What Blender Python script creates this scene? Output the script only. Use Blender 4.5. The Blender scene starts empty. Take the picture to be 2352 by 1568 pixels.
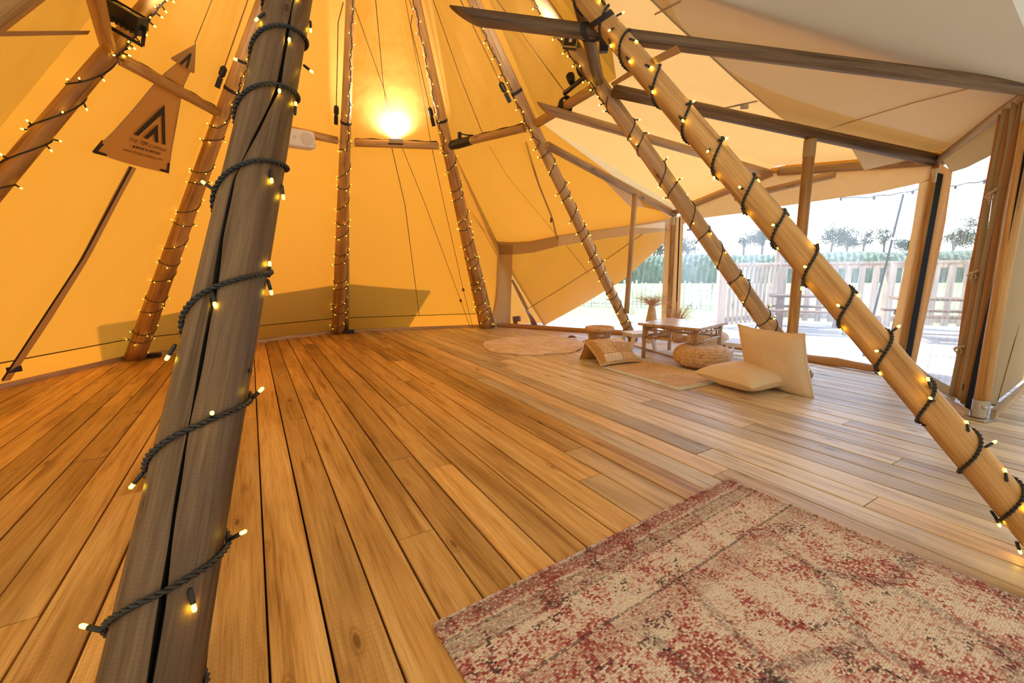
import bpy, math, random
import numpy as np
from mathutils import Matrix, Vector, Quaternion
random.seed(7); np.random.seed(7)
C = bpy.context.scene.collection
V3 = lambda *a: np.array(a, float)
PI = math.pi

# ------------------------------------------------------------------ camera
H_EYE = 1.0; F_PX = 1000.0; PITCH = math.radians(9.6); ROLL = math.radians(.71)
cp, sp, cr, sr = math.cos(PITCH), math.sin(PITCH), math.cos(ROLL), math.sin(ROLL)
fwd = V3(0, cp, -sp); up0 = V3(0, sp, cp); r0 = V3(1, 0, 0)
right = r0*cr - up0*sr; upv = r0*sr + up0*cr
cam_d = bpy.data.cameras.new('camera'); cam = bpy.data.objects.new('camera', cam_d); C.objects.link(cam)
cam_d.sensor_width = 36.0; cam_d.lens = F_PX*36/2352; cam_d.clip_start = .02; cam_d.clip_end = 400
cam.matrix_world = Matrix(((right[0], upv[0], -fwd[0], 0), (right[1], upv[1], -fwd[1], 0), (right[2], upv[2], -fwd[2], H_EYE), (0, 0, 0, 1)))
bpy.context.scene.camera = cam

# ------------------------------------------------------------------ world, sun, exposure
W = bpy.data.worlds.new('sky'); bpy.context.scene.world = W; W.use_nodes = True
nt = W.node_tree; nt.nodes.clear()
wo = nt.nodes.new('ShaderNodeOutputWorld'); bg = nt.nodes.new('ShaderNodeBackground')
tc = nt.nodes.new('ShaderNodeTexCoord'); sx = nt.nodes.new('ShaderNodeSeparateXYZ'); rp = nt.nodes.new('ShaderNodeValToRGB')
rp.color_ramp.elements[0].position = 0.0; rp.color_ramp.elements[0].color = (.88, .92, .94, 1)
rp.color_ramp.elements[1].position = .55; rp.color_ramp.elements[1].color = (.34, .53, .88, 1)
e = rp.color_ramp.elements.new(.16); e.color = (.58, .71, .87, 1)
nt.links.new(tc.outputs['Generated'], sx.inputs[0]); nt.links.new(sx.outputs['Z'], rp.inputs[0])
nt.links.new(rp.outputs[0], bg.inputs[0]); nt.links.new(bg.outputs[0], wo.inputs[0]); bg.inputs[1].default_value = 2.5
SUN_DIR = V3(-.48, .62, .88); SUN_DIR /= np.linalg.norm(SUN_DIR)          # towards the sun: behind the back-left canvas
sd = bpy.data.lights.new('sun', 'SUN'); sd.energy = 5.0; sd.angle = math.radians(.8); sd.color = (1.0, .93, .82)
so = bpy.data.objects.new('sun', sd); C.objects.link(so); so.rotation_euler = Vector(SUN_DIR).to_track_quat('Z', 'Y').to_euler()
vs = bpy.context.scene.view_settings
vs.view_transform = 'Standard'; vs.look = 'None'; vs.exposure = 0.62; vs.gamma = 1.0; vs.use_curve_mapping = False
cy = bpy.context.scene.cycles
cy.max_bounces = 12; cy.diffuse_bounces = 6; cy.transmission_bounces = 8; cy.transparent_max_bounces = 16
cy.sample_clamp_indirect = 6.0; cy.use_denoising = True; cy.caustics_reflective = False; cy.caustics_refractive = False

# ------------------------------------------------------------------ measuring helpers: where a point seen in the photo stands in the tent
EYE = V3(0, 0, H_EYE)
def ray(px, py):
    return fwd + right*((px-1176)/F_PX) + upv*((784-py)/F_PX)
def fl(px, py, z=0.0):
    d = ray(px, py); return EYE + d*((z-H_EYE)/d[2])
def vpl(px, py, p, q):                                   # on the vertical plane through p and q
    n = V3(-(q[1]-p[1]), q[0]-p[0], 0); d = ray(px, py); return EYE + d*(((p-EYE)@n)/(d@n))
def pln(px, py, p, n):
    d = ray(px, py); return EYE + d*(((p-EYE)@n)/(d@n))
def online(px, py, a, b):                                # nearest point of the line a-b to a line of sight
    d = ray(px, py); d = d/np.linalg.norm(d); e = b-a; w = a-EYE
    s, t = np.linalg.solve(np.array([[e@e, -(e@d)], [e@d, -1]]), [-(w@e), -(w@d)])
    return a+e*s
def onvert(px, py, B):
    d = ray(px, py); t = (B[0]*d[0]+B[1]*d[1])/(d[0]**2+d[1]**2); return EYE+d*t
def nrm(v): return v/np.linalg.norm(v)
def depth(P): return (P-EYE)@fwd

# ------------------------------------------------------------------ materials
def mat(name):
    m = bpy.data.materials.new(name); m.use_nodes = True; m.node_tree.nodes.clear()
    N = m.node_tree.nodes; L = m.node_tree.links
    o = N.new('ShaderNodeOutputMaterial'); return m, N, L, o
def nd(N, L, t, ins=None, **kw):
    n = N.new(t)
    for k, v in kw.items(): setattr(n, k, v)
    for k, v in (ins or {}).items():
        if isinstance(v, bpy.types.NodeSocket): L.new(v, n.inputs[k])
        else: n.inputs[k].default_value = v
    return n
def rgba(c): return (c[0], c[1], c[2], 1)
def ramp(N, L, fac, stops):
    n = N.new('ShaderNodeValToRGB'); L.new(fac, n.inputs[0]); el = n.color_ramp.elements
    el[0].position, el[0].color = stops[0][0], rgba(stops[0][1]); el[1].position, el[1].color = stops[-1][0], rgba(stops[-1][1])
    for p, c in stops[1:-1]: q = el.new(p); q.color = rgba(c)
    return n.outputs[0]
def mixc(N, L, fac, a, b, mode='MIX'):
    n = N.new('ShaderNodeMix'); n.data_type = 'RGBA'; n.blend_type = mode
    for i, v in ((0, fac), (6, a), (7, b)):
        if isinstance(v, bpy.types.NodeSocket): L.new(v, n.inputs[i])
        else: n.inputs[i].default_value = v if i == 0 else rgba(v)
    return n.outputs[2]
def objcoord(N, L, scale, rnd=True):
    t = nd(N, L, 'ShaderNodeTexCoord'); s = t.outputs['Object']
    if rnd:
        oi = nd(N, L, 'ShaderNodeObjectInfo'); m = nd(N, L, 'ShaderNodeMath', {0: oi.outputs['Random'], 1: 57.0}, operation='MULTIPLY')
        s = nd(N, L, 'ShaderNodeVectorMath', {0: s, 1: m.outputs[0]}, operation='ADD').outputs[0]
    return nd(N, L, 'ShaderNodeMapping', {'Vector': s, 'Scale': scale}).outputs[0]
def plain(name, col, rough=.6, metal=0.0, noise=.12, nscale=20, bump=.0, spec=.5):
    m, N, L, o = mat(name)
    p = nd(N, L, 'ShaderNodeBsdfPrincipled', {'Roughness': rough, 'Metallic': metal, 'Specular IOR Level': spec}); L.new(p.outputs[0], o.inputs[0])
    v = objcoord(N, L, (1, 1, 1)); n = nd(N, L, 'ShaderNodeTexNoise', {'Vector': v, 'Scale': nscale, 'Detail': 3.0})
    c = ramp(N, L, n.outputs[0], [(.3, [x*(1-noise) for x in col]), (.7, [min(1, x*(1+noise)) for x in col])]); L.new(c, p.inputs['Base Color'])
    if bump:
        b = nd(N, L, 'ShaderNodeBump', {'Height': n.outputs[0], 'Strength': bump, 'Distance': .01}); L.new(b.outputs[0], p.inputs['Normal'])
    return m
def wood(name, axis, dark, mid, light, rough=.55, knots=True, fine=1.0, var=.35, saw=0.0, spec=.35, mul=1.0):
    """long grain along one object axis, knots, random tone per piece"""
    m, N, L, o = mat(name)
    p = nd(N, L, 'ShaderNodeBsdfPrincipled', {'Roughness': rough, 'Specular IOR Level': spec}); L.new(p.outputs[0], o.inputs[0])
    a, b = 26*fine, 1.1*fine; sc = [a, a, a]; sc[axis] = b
    v = objcoord(N, L, tuple(sc)); n1 = nd(N, L, 'ShaderNodeTexNoise', {'Vector': v, 'Scale': 1.0, 'Detail': 5.0, 'Roughness': .62, 'Distortion': .5})
    sc2 = [170*fine]*3; sc2[axis] = 5*fine
    n2 = nd(N, L, 'ShaderNodeTexNoise', {'Vector': objcoord(N, L, tuple(sc2)), 'Scale': 1.0, 'Detail': 2.0})
    sc3 = [5, 5, 5]; sc3[axis] = .8
    n3 = nd(N, L, 'ShaderNodeTexNoise', {'Vector': objcoord(N, L, tuple(sc3)), 'Scale': 1.0, 'Detail': 3.0})
    c = ramp(N, L, n1.outputs[0], [(.30, dark), (.45, mid), (.66, light)])
    g = ramp(N, L, n2.outputs[0], [(.25, (.62, .58, .55)), (.55, (1, 1, 1))])
    c = mixc(N, L, .75*mul, c, g, 'MULTIPLY')
    s = ramp(N, L, n3.outputs[0], [(.30, (.50, .42, .36)), (.46, (.92, .89, .86)), (.66, (1.10, 1.08, 1.04))]); c = mixc(N, L, .8*mul, c, s, 'MULTIPLY')
    if knots:
        sk = [7.5]*3; sk[axis] = 2.4
        vo = nd(N, L, 'ShaderNodeTexVoronoi', {'Vector': objcoord(N, L, tuple(sk)), 'Scale': 1.0})
        k = ramp(N, L, vo.outputs['Distance'], [(.0, (.18, .12, .09)), (.06, (.34, .24, .18)), (.09, (.92, .88, .85)), (.115, (.66, .57, .5)), (.16, (.95, .92, .9)), (.22, (1, 1, 1))])
        c = mixc(N, L, .9, c, k, 'MULTIPLY')
    hgt = n2.outputs[0]
    if saw:
        sw = [3, 3, 3]; sw[axis] = saw
        w = nd(N, L, 'ShaderNodeTexWave', {'Vector': objcoord(N, L, tuple(sw)), 'Scale': 1.0, 'Distortion': 1.2, 'Detail': 1.0}, bands_direction='XYZ'[axis])
        wc = ramp(N, L, w.outputs[0], [(.0, (.82, .78, .74)), (.4, (1, 1, 1))]); c = mixc(N, L, .38, c, wc, 'MULTIPLY')
    oi = nd(N, L, 'ShaderNodeObjectInfo')
    tone = ramp(N, L, oi.outputs['Random'], [(0, (1-var, 1-var*1.08, 1-var*1.15)), (.5, (1-.25*var, 1-.28*var, 1-.3*var)), (1, (1.1, 1.08, 1.05))])
    c = mixc(N, L, 1.0, c, tone, 'MULTIPLY'); L.new(c, p.inputs['Base Color'])
    bm = nd(N, L, 'ShaderNodeBump', {'Height': hgt, 'Strength': .25, 'Distance': .004}); L.new(bm.outputs[0], p.inputs['Normal'])
    return m
def canvas(name, refl, trans, mixf=.5, wrinkle=.35, rough_scale=1.0):
    m, N, L, o = mat(name)
    v = objcoord(N, L, (1, 1, 1), False)
    n = nd(N, L, 'ShaderNodeTexNoise', {'Vector': v, 'Scale': 2.2*rough_scale, 'Detail': 3.0}); n2 = nd(N, L, 'ShaderNodeTexNoise', {'Vector': v, 'Scale': 260.0, 'Detail': 2.0})
    b = nd(N, L, 'ShaderNodeBump', {'Height': n.outputs[0], 'Strength': wrinkle, 'Distance': .08})
    b2 = nd(N, L, 'ShaderNodeBump', {'Height': n2.outputs[0], 'Strength': .12, 'Distance': .002, 'Normal': b.outputs[0]})
    w = ramp(N, L, n2.outputs[0], [(.3, (.93, .93, .93)), (.7, (1.0, 1.0, 1.0))])
    d = nd(N, L, 'ShaderNodeBsdfDiffuse', {'Color': mixc(N, L, 1, refl, w, 'MULTIPLY'), 'Normal': b2.outputs[0]})
    t = nd(N, L, 'ShaderNodeBsdfTranslucent', {'Color': mixc(N, L, 1, trans, w, 'MULTIPLY'), 'Normal': b2.outputs[0]})
    mx = nd(N, L, 'ShaderNodeMixShader', {0: mixf, 1: d.outputs[0], 2: t.outputs[0]}); L.new(mx.outputs[0], o.inputs[0]); return m
def vinyl(name, haze=.07, streak=.0, sdir=(1, 1, 1)):
    m, N, L, o = mat(name)
    tr = nd(N, L, 'ShaderNodeBsdfTransparent', {'Color': (.96, .97, .98, 1)})
    tl = nd(N, L, 'ShaderNodeBsdfTranslucent', {'Color': (.95, .97, 1, 1)}); gl = nd(N, L, 'ShaderNodeBsdfGlossy', {'Color': (1, 1, 1, 1), 'Roughness': .12})
    v = objcoord(N, L, sdir, False); n = nd(N, L, 'ShaderNodeTexNoise', {'Vector': v, 'Scale': 1.0, 'Detail': 4.0, 'Distortion': .3})
    n2 = nd(N, L, 'ShaderNodeTexNoise', {'Vector': v, 'Scale': .25, 'Detail': 1.0})
    f = nd(N, L, 'ShaderNodeMapRange', {0: n.outputs[0], 1: .56, 2: .74, 3: 0.0, 4: streak})
    f2 = nd(N, L, 'ShaderNodeMapRange', {0: n2.outputs[0], 1: .3, 2: .7, 3: haze*.5, 4: haze*1.5})
    s = nd(N, L, 'ShaderNodeMath', {0: f.outputs[0], 1: f2.outputs[0]}, operation='ADD')
    b = nd(N, L, 'ShaderNodeBump', {'Height': n.outputs[0], 'Strength': .25 if streak else .08, 'Distance': .02}); L.new(b.outputs[0], gl.inputs['Normal'])
    m1 = nd(N, L, 'ShaderNodeMixShader', {0: s.outputs[0], 1: tr.outputs[0], 2: tl.outputs[0]})
    m2 = nd(N, L, 'ShaderNodeMixShader', {0: .035, 1: m1.outputs[0], 2: gl.outputs[0]}); L.new(m2.outputs[0], o.inputs[0]); return m
def emit(name, col, s):
    m, N, L, o = mat(name); em = nd(N, L, 'ShaderNodeEmission', {'Color': rgba(col), 'Strength': s}); L.new(em.outputs[0], o.inputs[0]); return m
def fibre(name, cols, scale=(60, 60, 60), rough=.9, bump=.5, big=3.0):
    m, N, L, o = mat(name)
    p = nd(N, L, 'ShaderNodeBsdfPrincipled', {'Roughness': rough, 'Specular IOR Level': .15}); L.new(p.outputs[0], o.inputs[0])
    n = nd(N, L, 'ShaderNodeTexNoise', {'Vector': objcoord(N, L, scale), 'Scale': 1.0, 'Detail': 3.0, 'Roughness': .7})
    n2 = nd(N, L, 'ShaderNodeTexNoise', {'Vector': objcoord(N, L, (big, big, big)), 'Scale': 1.0, 'Detail': 3.0})
    c = ramp(N, L, n.outputs[0], [(.3, cols[0]), (.5, cols[1]), (.7, cols[2])])
    c = mixc(N, L, .6, c, ramp(N, L, n2.outputs[0], [(.35, (.75, .68, .62)), (.6, (1.05, 1.03, 1.0))]), 'MULTIPLY'); L.new(c, p.inputs['Base Color'])
    b = nd(N, L, 'ShaderNodeBump', {'Height': n.outputs[0], 'Strength': bump, 'Distance': .006}); L.new(b.outputs[0], p.inputs['Normal'])
    return m

M = {}
M['floor'] = wood('rough_sawn_board', 1, (.32, .15, .042), (.68, .395, .13), (.84, .57, .24), rough=.40, var=.38, spec=.85)
M['floor_saw'] = wood('band_sawn_board', 1, (.38, .19, .055), (.70, .41, .14), (.84, .57, .24), rough=.42, var=.3, saw=16, spec=.8)
M['floor_mid'] = wood('half_weathered_daylit_board', 1, (.36, .215, .10), (.70, .50, .27), (.84, .66, .41), rough=.42, var=.32, spec=.8)
M['floor_grey'] = wood('weathered_daylit_board', 1, (.38, .28, .17), (.72, .61, .43), (.84, .75, .58), rough=.42, var=.30, spec=.8)  # grey of worn boards, with the cooler daylight of that side mixed into the colour
M['deck'] = wood('weathered_deck_board', 1, (.66, .58, .48), (.80, .72, .62), (.86, .80, .72), rough=.5, var=.2)
M['pole'] = wood('tent_pole_wood', 2, (.29, .14, .04), (.50, .285, .095), (.64, .40, .165), rough=.45, var=.18, saw=40, fine=.8)
M['pole_grey'] = wood('weathered_pole_wood', 2, (.07, .04, .02), (.155, .097, .052), (.245, .165, .096), rough=.5, var=.1, saw=34, fine=.9)
M['pole_pale'] = wood('pale_pole_wood', 2, (.28, .17, .085), (.46, .31, .17), (.58, .43, .26), rough=.5, var=.15, fine=.8)
M['batten'] = wood('pale_batten_wood', 0, (.42, .30, .19), (.60, .46, .31), (.70, .57, .42), rough=.6, var=.1, knots=False)
M['bamboo'] = wood('bamboo_wood', 2, (.35, .22, .12), (.52, .36, .22), (.62, .46, .30), rough=.45, var=.1, knots=False)
M['tabletop'] = wood('split_bamboo_slat', 1, (.60, .52, .44), (.76, .69, .61), (.85, .80, .73), rough=.16, var=.10, knots=False, mul=.4, spec=1.0)
M['white'] = wood('whitewashed_wood', 2, (.80, .78, .74), (.88, .86, .83), (.92, .91, .89), rough=.5, var=.05, knots=False, mul=.25)
M['rail'] = wood('fence_wood', 2, (.50, .36, .24), (.70, .54, .40), (.80, .66, .52), rough=.7, var=.2)
M['canvas'] = canvas('orange_lit_tent_canvas', (.70, .42, .14), (.385, .140, .0108), .55)  # beige cloth in itself; the warm orange light is put into its colour
M['hem'] = canvas('tent_hem_canvas', (.62, .27, .05), (.44, .155, .0115), .55)
M['canvas_pale'] = canvas('pale_lit_tent_canvas', (.69, .44, .20), (.57, .285, .078), .5)  # same cloth, coloured paler where the orange light fades over the raised roof
M['canvas_beige'] = canvas('beige_extension_canvas', (.74, .69, .60), (.66, .60, .49), .5)
M['canvas_tan'] = canvas('tan_unseen_dimming_canvas', (.54, .43, .27), (.52, .37, .19), .35, wrinkle=.6)
M['canvas_band'] = canvas('window_frame_canvas', (.55, .34, .17), (.72, .36, .12), .45, wrinkle=.8, rough_scale=2)
M['vinyl'] = vinyl('clear_window_sheet', .17, .05, (9, 9, 2))
M['vinyl_thin'] = vinyl('thin_clear_sheet', .07, .03, (9, 9, 2))
M['vinyl_crease'] = vinyl('creased_clear_sheet', .22, .40, (34, 34, 2.2))
M['black'] = plain('black_plastic', (.012, .012, .013), .4, noise=.2)
M['cable'] = plain('black_rubber_cable', (.016, .017, .019), .5, noise=.2)
M['webbing'] = plain('dark_webbing', (.02, .019, .018), .8, noise=.3, nscale=300)
M['strap'] = plain('tan_webbing', (.42, .29, .15), .8, noise=.15, nscale=200)
M['cord'] = plain('brown_cord', (.22, .11, .035), .8, noise=.2)
M['rope'] = plain('cream_rope', (.55, .42, .27), .85, noise=.2, nscale=150)
M['steel'] = plain('galvanised_steel', (.55, .55, .53), .35, metal=.9, noise=.1)
M['speaker'] = plain('white_speaker_plastic', (.72, .68, .62), .5, noise=.03)
M['grille'] = plain('pale_speaker_grille', (.60, .55, .48), .7, noise=.1, nscale=400)
M['bulb'] = emit('warm_led', (1.0, .60, .024), 22.0)
M['lamp_glass'] = emit('lit_lamp_face', (1.0, .80, .48), 25.0)
M['dead_glass'] = plain('dark_lamp_glass', (.03, .03, .03), .1)
M['bulb_clear'] = plain('clear_glass_bulb', (.75, .78, .8), .1)
M['cream_fabric'] = plain('cream_cotton', (.76, .62, .43), .85, noise=.05, nscale=5, bump=.25, spec=.2)
M['ochre_fabric'] = plain('ochre_linen', (.52, .29, .09), .9, noise=.1, nscale=40, spec=.1)
M['zipper'] = plain('black_zip_tape', (.012, .014, .018), .85, noise=.2, nscale=90, spec=.1)
M['print'] = plain('black_print', (.022, .02, .018), .7)
M['print_brown'] = plain('dark_brown_print', (.05, .03, .014), .7)
M['banner'] = canvas('printed_canvas', (.62, .41, .15), (.55, .30, .06), .36)
M['jute'] = fibre('jute', [(.48, .31, .16), (.68, .50, .30), (.80, .64, .44)], (70, 70, 70))
M['jute_grey'] = fibre('grey_jute', [(.46, .47, .42), (.64, .65, .60), (.76, .77, .73)], (80, 80, 80))
M['braid'] = fibre('pale_braid', [(.66, .53, .41), (.82, .72, .60), (.90, .82, .72)], (60, 60, 60), big=6)
M['rattan'] = fibre('rattan', [(.44, .26, .12), (.64, .45, .26), (.78, .60, .40)], (40, 40, 40))
M['grass_dry'] = fibre('dried_grass', [(.50, .30, .15), (.68, .45, .26), (.80, .60, .40)], (20, 20, 20), bump=0)
M['brown'] = plain('brown_leather', (.16, .055, .02), .6)
M['lawn'] = fibre('meadow_grass', [(.24, .34, .12), (.36, .46, .19), (.46, .55, .27)], (3, 3, 3), big=.3)
M['leaf'] = fibre('dark_leaf', [(.03, .06, .03), (.05, .09, .045), (.08, .12, .06)], (3, 3, 3), big=.8)
M['hedge'] = fibre('hedge_leaf', [(.13, .17, .11), (.19, .24, .16), (.25, .30, .21)], (4, 4, 4), big=.6)
M['bark'] = plain('grey_bark', (.14, .11, .09), .9)
M['dark_wood'] = wood('brown_bench_wood', 0, (.16, .09, .05), (.27, .16, .10), (.36, .23, .15), rough=.7, var=.1)

def rug_material():
    m, N, L, o = mat('worn_red_rug_pile')
    p = nd(N, L, 'ShaderNodeBsdfPrincipled', {'Roughness': .95, 'Specular IOR Level': .08}); L.new(p.outputs[0], o.inputs[0])
    t = nd(N, L, 'ShaderNodeTexCoord').outputs['Object']
    s = nd(N, L, 'ShaderNodeSeparateXYZ', {0: t})
    big = nd(N, L, 'ShaderNodeTexNoise', {'Vector': nd(N, L, 'ShaderNodeMapping', {'Vector': t, 'Scale': (4.5, 3.2, 4)}).outputs[0], 'Scale': 1.6, 'Detail': 5.0, 'Roughness': .65, 'Distortion': 1.2})
    knot = nd(N, L, 'ShaderNodeTexVoronoi', {'Vector': nd(N, L, 'ShaderNodeMapping', {'Vector': t, 'Scale': (125, 165, 125)}).outputs[0], 'Scale': 1.0, 'Randomness': .5})
    kr = nd(N, L, 'ShaderNodeSeparateColor', {0: knot.outputs['Color']})
    streak = nd(N, L, 'ShaderNodeTexNoise', {'Vector': nd(N, L, 'ShaderNodeMapping', {'Vector': t, 'Scale': (3, 95, 3)}).outputs[0], 'Scale': 1.0, 'Detail': 2.0})
    # red share: big patches plus per-knot scatter
    a = nd(N, L, 'ShaderNodeMath', {0: kr.outputs[0], 1: .34}, operation='MULTIPLY'); a = nd(N, L, 'ShaderNodeMath', {0: a.outputs[0], 1: big.outputs[0]}, operation='ADD')
    a = nd(N, L, 'ShaderNodeMath', {0: a.outputs[0], 1: nd(N, L, 'ShaderNodeMath', {0: streak.outputs[0], 1: .22}, operation='MULTIPLY').outputs[0]}, operation='ADD')
    c = ramp(N, L, a.outputs[0], [(.60, (.92, .85, .77)), (.79, (.86, .73, .63)), (.87, (.70, .42, .37)), (.96, (.52, .17, .17)), (1.08, (.40, .10, .11))])
    # brown and dark scattered knots
    dk = nd(N, L, 'ShaderNodeTexNoise', {'Vector': t, 'Scale': 9.0, 'Detail': 4.0, 'Distortion': 1.0})
    d = nd(N, L, 'ShaderNodeMath', {0: dk.outputs[0], 1: nd(N, L, 'ShaderNodeMath', {0: kr.outputs[1], 1: .30}, operation='MULTIPLY').outputs[0]}, operation='ADD')
    df = ramp(N, L, d.outputs[0], [(.83, (0, 0, 0)), (.90, (.85, .85, .85))])
    c = mixc(N, L, df, c, (.055, .045, .05))
    # worn border lines: |distance from the border| bands on the two visible sides
    def band(sock, pos, w, wob):
        q = nd(N, L, 'ShaderNodeMath', {0: sock, 1: pos}, operation='SUBTRACT'); q = nd(N, L, 'ShaderNodeMath', {0: q.outputs[0], 1: nd(N, L, 'ShaderNodeMath', {0: nd(N, L, 'ShaderNodeMath', {0: big.outputs[0], 1: .5}, operation='SUBTRACT').outputs[0], 1: wob}, operation='MULTIPLY').outputs[0]}, operation='ADD')
        q = nd(N, L, 'ShaderNodeMath', {0: q.outputs[0]}, operation='ABSOLUTE')
        return nd(N, L, 'ShaderNodeMapRange', {0: q.outputs[0], 1: w*.5, 2: w, 3: 1.0, 4: 0.0}).outputs[0]
    def line(c, sock, pos, w, col, strength, wob=.0):
        f = nd(N, L, 'ShaderNodeMath', {0: band(sock, pos, w, wob), 1: strength}, operation='MULTIPLY')
        f = nd(N, L, 'ShaderNodeMath', {0: f.outputs[0], 1: nd(N, L, 'ShaderNodeMapRange', {0: kr.outputs[2], 1: .15, 2: .5, 3: .25, 4: 1.0}).outputs[0]}, operation='MULTIPLY')
        return mixc(N, L, f.outputs[0], c, col)
    X, Y = s.outputs[0], s.outputs[1]
    for (pos, w, col, st) in ((.03, .035, (.30, .07, .07), .75), (.075, .010, (.07, .05, .05), .55), (.105, .03, (.16, .07, .05), .45), (.135, .006, (.05, .04, .045), .6), (.275, .007, (.05, .04, .045), .7), (.32, .05, (.33, .09, .08), .35)):
        c = line(c, Y, pos, w, col, st, .012); c = line(c, X, pos, w, col, st*(.6 if pos < .05 else .2), .012)
    mot = nd(N, L, 'ShaderNodeTexVoronoi', {'Vector': nd(N, L, 'ShaderNodeMapping', {'Vector': t, 'Scale': (3.1, 2.6, 3)}).outputs[0], 'Scale': 1.0}, feature='DISTANCE_TO_EDGE')
    mo = ramp(N, L, mot.outputs['Distance'], [(.03, (.62, .62, .62)), (.07, (0, 0, 0))])
    moy = nd(N, L, 'ShaderNodeMapRange', {0: Y, 1: .34, 2: .36, 3: 0.0, 4: 1.0})
    mf = nd(N, L, 'ShaderNodeMath', {0: mo, 1: moy.outputs[0]}, operation='MULTIPLY')
    mf = nd(N, L, 'ShaderNodeMath', {0: mf.outputs[0], 1: kr.outputs[2]}, operation='MULTIPLY')
    c = mixc(N, L, mf.outputs[0], c, (.07, .05, .06))
    c = mixc(N, L, .55, c, ramp(N, L, knot.outputs['Distance'], [(.1, (1.1, 1.1, 1.1)), (.75, (.55, .52, .5))]), 'MULTIPLY')
    L.new(c, p.inputs['Base Color'])
    b = nd(N, L, 'ShaderNodeBump', {'Height': knot.outputs['Distance'], 'Strength': .9, 'Distance': -.006}); L.new(b.outputs[0], p.inputs['Normal'])
    return m
M['rug'] = rug_material()

# ------------------------------------------------------------------ mesh helpers (world coordinates in, parent's space out)
WM = {}
class MB:
    def __init__(s): s.v = []; s.f = []
    def add(s, vs, fs):
        k = len(s.v); s.v += [tuple(map(float, v)) for v in vs]; s.f += [tuple(i+k for i in f) for f in fs]; return s
    def box(s, c, size, X=(1, 0, 0), Y=(0, 1, 0), Z=(0, 0, 1)):
        c, X, Y, Z = V3(*c), V3(*X)*size[0]/2, V3(*Y)*size[1]/2, V3(*Z)*size[2]/2
        vs = [c+X*a+Y*b+Z*d for d in (-1, 1) for b in (-1, 1) for a in (-1, 1)]
        return s.add(vs, [(0, 2, 3, 1), (4, 5, 7, 6), (0, 1, 5, 4), (2, 6, 7, 3), (0, 4, 6, 2), (1, 3, 7, 5)])
    def bar(s, a, b, w, t, side=(0, 0, 1)):                       # square bar from a to b
        a, b = V3(*a), V3(*b); X = nrm(b-a); Y = np.cross(V3(*side), X)
        if np.linalg.norm(Y) < 1e-4: Y = np.cross(V3(1, 0, 0), X)
        Y = nrm(Y); Z = np.cross(X, Y); return s.box((a+b)/2, (np.linalg.norm(b-a), w, t), X, Y, Z)
    def tube(s, pts, r, n=8, cap=True):
        pts = [V3(*p) for p in pts]; rs = r if hasattr(r, '__len__') else [r]*len(pts)
        T = [nrm(pts[min(i+1, len(pts)-1)]-pts[max(i-1, 0)]) for i in range(len(pts))]
        U = np.cross(T[0], V3(0, 0, 1) if abs(T[0][2]) < .9 else V3(1, 0, 0)); U = nrm(U); vs = []
        for p, t, q in zip(pts, T, rs):
            U = nrm(U - t*(U@t)); W_ = np.cross(t, U)
            vs += [p+q*(U*math.cos(2*PI*k/n)+W_*math.sin(2*PI*k/n)) for k in range(n)]
        fs = [(i*n+k, i*n+(k+1) % n, (i+1)*n+(k+1) % n, (i+1)*n+k) for i in range(len(pts)-1) for k in range(n)]
        if cap: fs += [tuple(range(n-1, -1, -1)), tuple(range((len(pts)-1)*n, len(pts)*n))]
        return s.add(vs, fs)
    def grid(s, fn, nu, nv, wrapu=False):
        vs = [fn(i/nu, j/nv) for j in range(nv+1) for i in range(nu if wrapu else nu+1)]; w = nu if wrapu else nu+1
        return s.add(vs, [(j*w+i, j*w+(i+1) % w, (j+1)*w+(i+1) % w, (j+1)*w+i) for j in range(nv) for i in range(nu)])
    def lathe(s, prof, c, n=24, ax=(0, 0, 1)):                    # (r, h) profile about an axis
        c, A = V3(*c), nrm(V3(*ax)); U = nrm(np.cross(A, V3(1, 0, 0) if abs(A[0]) < .9 else V3(0, 1, 0))); W_ = np.cross(A, U)
        vs = [c+A*hh+r*(U*math.cos(2*PI*k/n)+W_*math.sin(2*PI*k/n)) for r, hh in prof for k in range(n)]
        m = len(prof); fs = [(j*n+k, j*n+(k+1) % n, (j+1)*n+(k+1) % n, (j+1)*n+k) for j in range(m-1) for k in range(n)]
        fs += [tuple(range(n-1, -1, -1)), tuple(range((m-1)*n, m*n))]; return s.add(vs, fs)
    def build(s, name, m, parent=None, smooth=False, frame=None):
        """frame: Matrix the object gets (mesh is expressed in it)."""
        Mw = frame if frame is not None else (WM[parent.name] if parent is not None else None)
        if Mw is None:
            v = np.array(s.v); c = v.mean(0); c[2] = v[:, 2].min(); Mw = Matrix.Translation(Vector(c))
        inv = np.array(Mw.inverted()); v = np.array(s.v); v = v@inv[:3, :3].T+inv[:3, 3]
        me = bpy.data.meshes.new(name); me.from_pydata(v.tolist(), [], s.f); me.materials.append(m)
        if smooth: me.polygons.foreach_set('use_smooth', [True]*len(me.polygons))
        me.update(); return link(name, me, parent, Mw)
def link(name, data, parent=None, Mw=None):
    o = bpy.data.objects.new(name, data); C.objects.link(o); Mw = Mw or Matrix.Identity(4); WM[o.name] = Mw
    if parent is not None:
        o.parent = parent; o.matrix_basis = WM[parent.name].inverted() @ Mw
    else: o.matrix_basis = Mw
    return o
def tag(o, label, cat, group=None, kind=None):
    o['label'] = label; o['category'] = cat
    if group: o['group'] = group
    if kind: o['kind'] = kind
    return o
def struct(o, label=None):
    o['kind'] = 'structure'
    if label: o['label'] = label
    return o
def root(name, loc): return link(name, None, None, Matrix.Translation(Vector(loc)))
def frame(loc, X, Y, Z): return Matrix(((X[0], Y[0], Z[0], loc[0]), (X[1], Y[1], Z[1], loc[1]), (X[2], Y[2], Z[2], loc[2]), (0, 0, 0, 1)))
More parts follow.
